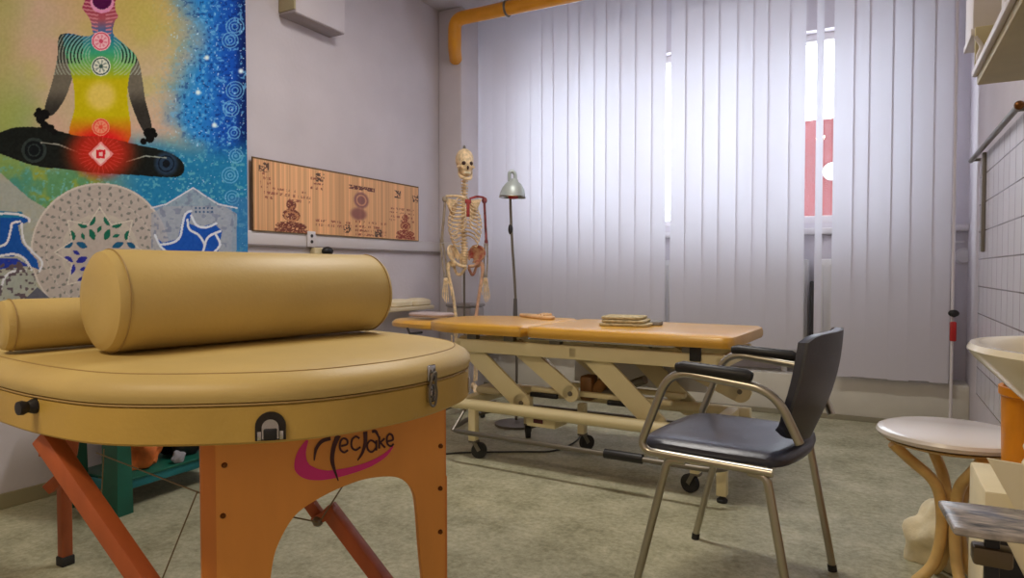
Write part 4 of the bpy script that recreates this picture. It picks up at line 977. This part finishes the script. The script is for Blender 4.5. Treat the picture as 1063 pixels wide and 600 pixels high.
# ------------------------------------------------------------------ skeleton model
sk = onD(483, 281, 4.72)
t = thing('anatomical_skeleton', 'full size anatomical skeleton model standing in the corner by the blinds', 'skeleton', (sk.x, sk.y, 0), math.radians(46))
def chain(pp, r, n=4): return smooth(pp, n)
# local: -y faces forward, +x viewer right
SZ = 1.0
bm = NB(); ell(bm, (0, .02, 1.775), (.073, .088, .078), 20); ell(bm, (0, -.045, 1.735), (.057, .045, .060), 16); ell(bm, (0, -.03, 1.69), (.045, .045, .04), 14)
for s in (-1, 1): tube(bm, smooth([(s*.062, .0, 1.722), (s*.066, -.035, 1.718), (s*.045, -.08, 1.715)]), .009, 8)
skull = part('skull', bm, M_bone, t)
for s in (-1, 1):
    bm = NB(); ell(bm, (s*.027, -.072, 1.738), (.019, .020, .016), 12); part('eye_socket', bm, M_bdark, skull)
bm = NB(); ell(bm, (0, -.092, 1.706), (.009, .008, .015), 10); part('nasal_opening', bm, M_bdark, skull)
bm = NB(); 
for k in range(9): u_ = (k-4)/4; ell(bm, (u_*.026, -.078+.02*u_*u_, 1.674), (.004, .004, .008), 6)
part('teeth', bm, M_porc, skull)
bm = NB(); tube(bm, smooth([(-.05, .0, 1.71), (-.048, -.01, 1.665), (-.028, -.06, 1.638), (0, -.075, 1.632), (.028, -.06, 1.638), (.048, -.01, 1.665), (.05, .0, 1.71)]), .012, 8); part('jaw', bm, M_bone, t)
bm = NB(); ell(bm, (0, .02, 1.857), (.012, .012, .02), 10); part('hanging_bolt', bm, M_dsteel, t)
bm = NB(); sp_ = smooth([(0, .03, 1.68), (0, .02, 1.58), (0, .05, 1.48), (0, .07, 1.36), (0, .045, 1.22), (0, .02, 1.12), (0, .05, 1.05)], 5)
for i, q in enumerate(sp_):
    rr = .016+.012*i/len(sp_); ell(bm, q, (rr, rr, .014), 10)
    if i % 1 == 0: tube(bm, [q, q+V((0, .035, -.01))], .005, 5); tube(bm, [q-V((.03, 0, 0)), q+V((.03, 0, 0))], .005, 5)
part('spine', bm, M_bone, t)
bm = NB()
for i in range(11):
    z0 = 1.515-i*.026; w_ = [.07, .095, .113, .124, .131, .135, .136, .133, .126, .118, .105][i]; dp = .075+.02*math.sin(i/10*PI)
    for s in (-1, 1):
        if i < 7: pts = [(s*.012, .065, z0), (s*w_*.6, .085, z0-.005), (s*w_, .02, z0-.04), (s*w_*.85, -.05, z0-.065), (s*w_*.35, -.085, z0-.055-.004*i), (s*.012, -.092, z0-.045+.006*(i-3)*0)]
        else: pts = [(s*.012, .06, z0), (s*w_*.6, .08, z0-.01), (s*w_, .015, z0-.05), (s*w_*.8, -.05, z0-.085), (s*w_*(.45+.05*(i-7)), -.075, z0-.075+.01*(9-i))]
        tube(bm, smooth(pts, 4), .0058, 6)
part('rib_cage', bm, M_bone, t); t.scale = (.86, .9, 1)
bm = NB(); box(bm, (-.014, -.10, 1.37), (.014, -.088, 1.47), .005); box(bm, (-.026, -.10, 1.46), (.026, -.088, 1.49), .005); part('breastbone', bm, M_bred, t, label='red painted breastbone')
for s in (-1, 1):
    bm = NB(); tube(bm, smooth([(s*.015, -.085, 1.495), (s*.07, -.08, 1.51), (s*.12, -.03, 1.515), (s*.155, .0, 1.515)]), .008, 8); part('collarbone', bm, M_bone if s < 0 else M_bred, t)
    bm = NB(); prism(bm, [(0, .0), (.11, .01), (.08, -.05), (.035, -.15), (.0, -.06)], V((s*.05, .085, 1.50)), V((s, -.25, 0)).normalized(), Zv, V((0, .007, 0))); part('shoulder_blade', bm, M_bone, t)
    sh = V((s*.165, .01, 1.495)); el = V((s*.185, .03, 1.195)); wr = V((s*.165+(.0), -.02, .955))
    bm = NB(); pts = smooth([sh, sh+V((0, 0, -.03)), (sh+el)/2, el+V((0, 0, .03)), el], 3); n_ = len(pts); tube(bm, pts, [.020 if i in (0, 1) else (.016 if i > n_-4 else .0105) for i in range(n_)], 8)
    ell(bm, sh, (.023, .023, .023), 12); part('upper_arm_bone', bm, M_bgrey if s < 0 else mat('dark_red_bone', (120, 58, 56), .6, var=.3, vscale=24), t)
    bm = NB()
    for dx in (-.009, .009): pts = smooth([el+V((dx, 0, -.005)), (el+wr)/2+V((dx*1.6, 0, 0)), wr+V((dx, 0, 0))], 4); tube(bm, pts, [.010]+[.007]*(len(pts)-2)+[.010], 7)
    pieces('forearm_bone', bm, M_bgrey, t)
    bm = NB(); ell(bm, wr+V((0, 0, -.02)), (.020, .012, .018), 10)
    for f in range(5):
        u_ = (f-2)/2; L_ = [.055, .075, .082, .076, .06][f]
        a0 = wr+V((u_*.016, -.002, -.03)); a1 = wr+V((u_*.026, -.004, -.095)) if f != (4 if s < 0 else 0) else wr+V((u_*.034, -.01, -.07)); a2 = a1+V((u_*.004, -.008, -L_*.55)); a3 = a1+V((0, -.018, -L_))
        tube(bm, [a0, (a0+a1)/2, a1, (a1+a2)/2, a2, a3], [.0055, .0035, .0055, .0035, .0048, .0028], 6)
    part('hand_bones', bm, M_bone, t)
    # pelvis half
    bm = NB(); pts = smooth([(s*.03, .06, 1.10), (s*.08, .06, 1.17), (s*.135, .0, 1.165), (s*.15, -.05, 1.115), (s*.10, -.03, 1.05)], 4)
    A = pts; m_ = [V((s*.055, .04, 1.06))+(q-V((s*.055, .04, 1.06)))*.25 for q in pts]
    for i in range(len(A)-1):
        f = [bm.verts.new(q) for q in (A[i], A[i+1], m_[i+1]+V((0, .01, 0)), m_[i]+V((0, .01, 0)))]; g_ = [bm.verts.new(q+V((0, .008, 0))) for q in (A[i], A[i+1], m_[i+1]+V((0, .01, 0)), m_[i]+V((0, .01, 0)))]
        bm.faces.new(f); bm.faces.new(g_[::-1]); 
        for k in range(4): bm.faces.new((f[k], g_[k], g_[(k+1) % 4], f[(k+1) % 4]))
    tube(bm, A, .009, 8); tube(bm, smooth([(s*.10, -.02, 1.06), (s*.06, -.06, 1.035), (s*.008, -.07, 1.03)]), .011, 8); tube(bm, smooth([(s*.10, .0, 1.05), (s*.075, .0, .985), (s*.045, -.03, .975), (s*.012, -.065, 1.02)]), .011, 8); ell(bm, (s*.10, -.01, 1.05), (.026, .028, .028), 12)
    part('hip_bone', bm, M_bone if s < 0 else mat('red_stained_bone', (206, 170, 130), .6, vscale=22, col2=(150, 50, 48)), t)
    hp = V((s*.105, -.01, 1.045)); kn = V((s*.085, -.02, .60)); ak = V((s*.08, .01, .22))
    bm = NB(); tr = hp+V((s*.045, .0, -.01)); pts = [hp, tr+V((-s*.012, 0, .012)), tr+V((-s*.008, 0, -.05)), (hp+kn)/2+V((s*.012, -.01, 0)), kn+V((0, 0, .07)), kn+V((0, 0, .02))]; sp2 = smooth(pts, 4); n_ = len(sp2); tube(bm, sp2, [.016 if i < 8 else (.0125 if i < n_-6 else .014+.004*(i-n_+6)) for i in range(n_)], 10)
    ell(bm, hp, (.023, .023, .023), 12); part('thigh_bone', bm, M_bone if s < 0 else mat('pink_bone', (200, 158, 130), .6, var=.2, vscale=18), t)
    bm = NB(); pts = smooth([kn+V((0, .0, -.005)), kn+V((0, 0, -.06)), (kn+ak)/2, ak], 4); n_ = len(pts); tube(bm, pts, [.03 if i < 1 else (.02 if i < 4 else .012) for i in range(n_)], 10); tube(bm, [kn+V((s*.03, .02, -.05)), ak+V((s*.02, .01, 0))], .006, 6); ell(bm, kn+V((0, -.035, .0)), (.02, .01, .022), 10); part('shin_bones', bm, M_bone, t)
    bm = NB(); ell(bm, ak+V((0, .03, -.04)), (.024, .035, .028), 10)
    for f in range(5):
        u_ = (f-2)/2; tube(bm, smooth([ak+V((u_*.01, -.01, -.03)), ak+V((u_*.025, -.08, -.06)), ak+V((u_*.034, -.15, -.075))], 4), .007, 6)
    part('foot_bones', bm, M_bone, t)
bm = NB(); prism(bm, [(-.04, 0), (.04, 0), (.02, -.10), (-.02, -.10)], V((0, .055, 1.12)), V((1, 0, 0)), Zv, V((0, .02, 0))); part('sacrum', bm, M_bone, t, sm=False)
bm = NB(); cyl(bm, (0, .035, .05), (0, .035, 1.13), .0095, 12); part('stand_pole', bm, M_dsteel, t)
bm = NB()
for k in range(5):
    a = 2*PI*k/5; u_ = V((math.cos(a), math.sin(a), 0)); tube(bm, [V((0, .035, .075)), V((0, .035, .055))+u_*.27], .014, 8)
sb = part('stand_base', bm, M_dsteel, t)
for k in range(5):
    a = 2*PI*k/5; u_ = V((math.cos(a), math.sin(a), 0)); c_ = V((0, .035, .025))+u_*.265; ax = V((-u_.y, u_.x, 0)); bm = NB(); cyl(bm, c_-ax*.01, c_+ax*.01, .025, 16); part('castor', bm, M_black, sb)
# grey box behind the skeleton's legs
a = onY(484, 322, 4.5)
t = thing('grey_storage_bin', 'low grey bin standing in the corner behind the skeleton legs', 'bin', (a.x, 4.48, 0))
bm = NB(); box(bm, (a.x-.11, 4.38, 0), (a.x+.11, 4.60, a.z+.03), .02); part('bin_body', bm, mat('grey_bin', (168, 162, 164), .6), t, world=True)
bm = NB(); box(bm, (a.x-.115, 4.375, a.z+.03), (a.x+.115, 4.605, a.z+.055), .01); part('bin_lid', bm, mat('grey_bin_lid', (158, 152, 154), .6), t, world=True)
# ------------------------------------------------------------------ floor lamp
lp0 = onD(535, 300, 4.35)
t = thing('floor_lamp', 'slim floor lamp with grey dome shade in front of the blinds', 'floor lamp', (lp0.x, lp0.y, 0), YAW)
def ll(px, py): q = onD(px, py, 4.35); return RM[t.name].inverted() @ q
bm = NB(); P0 = ll(536, 330); P0b = V((P0.x, 0, .03)); tube(bm, smooth([P0b, V((P0.x, 0, P0.z)), ll(531, 240), ll(529.5, 196), ll(529, 184)], 5), .009, 10); part('pole', bm, M_dsteel, t)
bm = NB(); q = ll(530, 238); ell(bm, q, (.016, .016, .035), 10); part('joint', bm, M_black, t)
bm = NB(); q = ll(535, 326); cyl(bm, q-V((0, 0, .22)), q+V((0, 0, .10)), .024, 14, .012); part('lower_grip', bm, mat('dark_grey_grip', (84, 80, 80), .5), t)
bm = NB(); q = ll(529, 188); tube(bm, smooth([q, q+V((-.0, 0, .05)), q+V((.02, 0, .062)), q+V((.035, 0, .04)), q+V((.035, 0, -.01))]), .012, 8); part('arm_bracket', bm, M_grey, t)
q = ll(532, 205)
bm = NB(); R_ = .082; prf = [(0, .115), (.022, .115), (.028, .10), (.05, .085), (.07, .055), (.081, .02), (.084, .0), (.081, .0), (.078, .02), (.067, .052), (.047, .08), (0, .095)]
lathe(bm, prf, 32, Matrix.Translation(q+V((0, -.03, 0))) @ Matrix.Rotation(math.radians(6), 4, 'Y')); sh_ = part('lamp_shade', bm, M_grey, t)
bm = NB(); lathe(bm, [(0, .03), (.03, .03), (.036, .01), (.03, -.010), (.0, -.016)], 20, Matrix.Translation(q+V((.005, -.03, 0)))); part('bulb', bm, M_red, sh_, label='red infrared bulb')
bm = NB(); tube(bm, [q+V((.084*math.cos(2*PI*k/24), -.03+.084*math.sin(2*PI*k/24), 0)) for k in range(24)], .004, 6, closed=True); part('shade_rim', bm, M_chrome, sh_)
bm = NB(); lathe(bm, [(0, 0), (.14, 0), (.14, .015), (.03, .035), (0, .035)], 32, Matrix.Translation((P0.x, 0, 0))); part('base', bm, M_dsteel, t)
# ------------------------------------------------------------------ small wall shelf with moulded cushions, left of the skeleton
a = onX(432, 311, XL+.12)
t = thing('small_wall_ledge', 'small cream ledge on the left wall between bolster and skeleton', 'ledge', (XL, a.y, a.z-.05))
bm = NB(); box(bm, (XL+.001, a.y-.50, a.z-.075), (XL+.20, a.y+.13, a.z-.045), .008); part('ledge_board', bm, mat('ledge_cream', (206, 190, 160), .6), t, world=True)
for k, (dy, lb) in enumerate(((-.22, 'cream moulded headrest pad on the wall ledge, nearer the bolster'), (.02, 'cream moulded headrest pad on the wall ledge, nearer the skeleton'))):
    bm = NB(); pad(bm, smooth([(XL+.04, a.y+dy-.10, 0), (XL+.17, a.y+dy-.11, 0), (XL+.18, a.y+dy, 0), (XL+.17, a.y+dy+.10, 0), (XL+.04, a.y+dy+.09, 0)], 5, closed=True), [(.01, a.z-.0445), (0, a.z-.035), (0, a.z-.01), (.012, a.z)], [(.5, .012)])
    o = part('headrest_pad', bm, mat('cream_foam', (222, 208, 176), .7)); tag(o, lb, 'pad', 'headrest pads on the wall ledge')
# ------------------------------------------------------------------ light
sc = bpy.context.scene
w = bpy.data.worlds.new('sky'); sc.world = w; w.use_nodes = True; bg = w.node_tree.nodes['Background']
bg.inputs['Color'].default_value = (.86, .92, 1.0, 1); bg.inputs['Strength'].default_value = 8.0
def area(name, loc, rot, sx, sy, e, col):
    l = bpy.data.lights.new(name, 'AREA'); l.shape = 'RECTANGLE'; l.size = sx; l.size_y = sy; l.energy = e; l.color = col
    o = bpy.data.objects.new(name, l); C.objects.link(o); o.location = loc; o.rotation_euler = rot; return o
area('ceiling_lamp_rear', (-1.3, -.9, H-.06), (0, 0, 0), 1.2, .3, 48, (1.0, .84, .60))
area('mid_fill_light', (-1.3, 2.7, H-.06), (0, 0, 0), 1.2, .3, 43, (1.0, .95, .89))  # fill light added to lift the lower blinds, plinth and floor
sc.view_settings.view_transform = 'Standard'; sc.view_settings.look = 'None'; sc.view_settings.gamma = 1; sc.view_settings.use_curve_mapping = False
sc.view_settings.exposure = 0.0
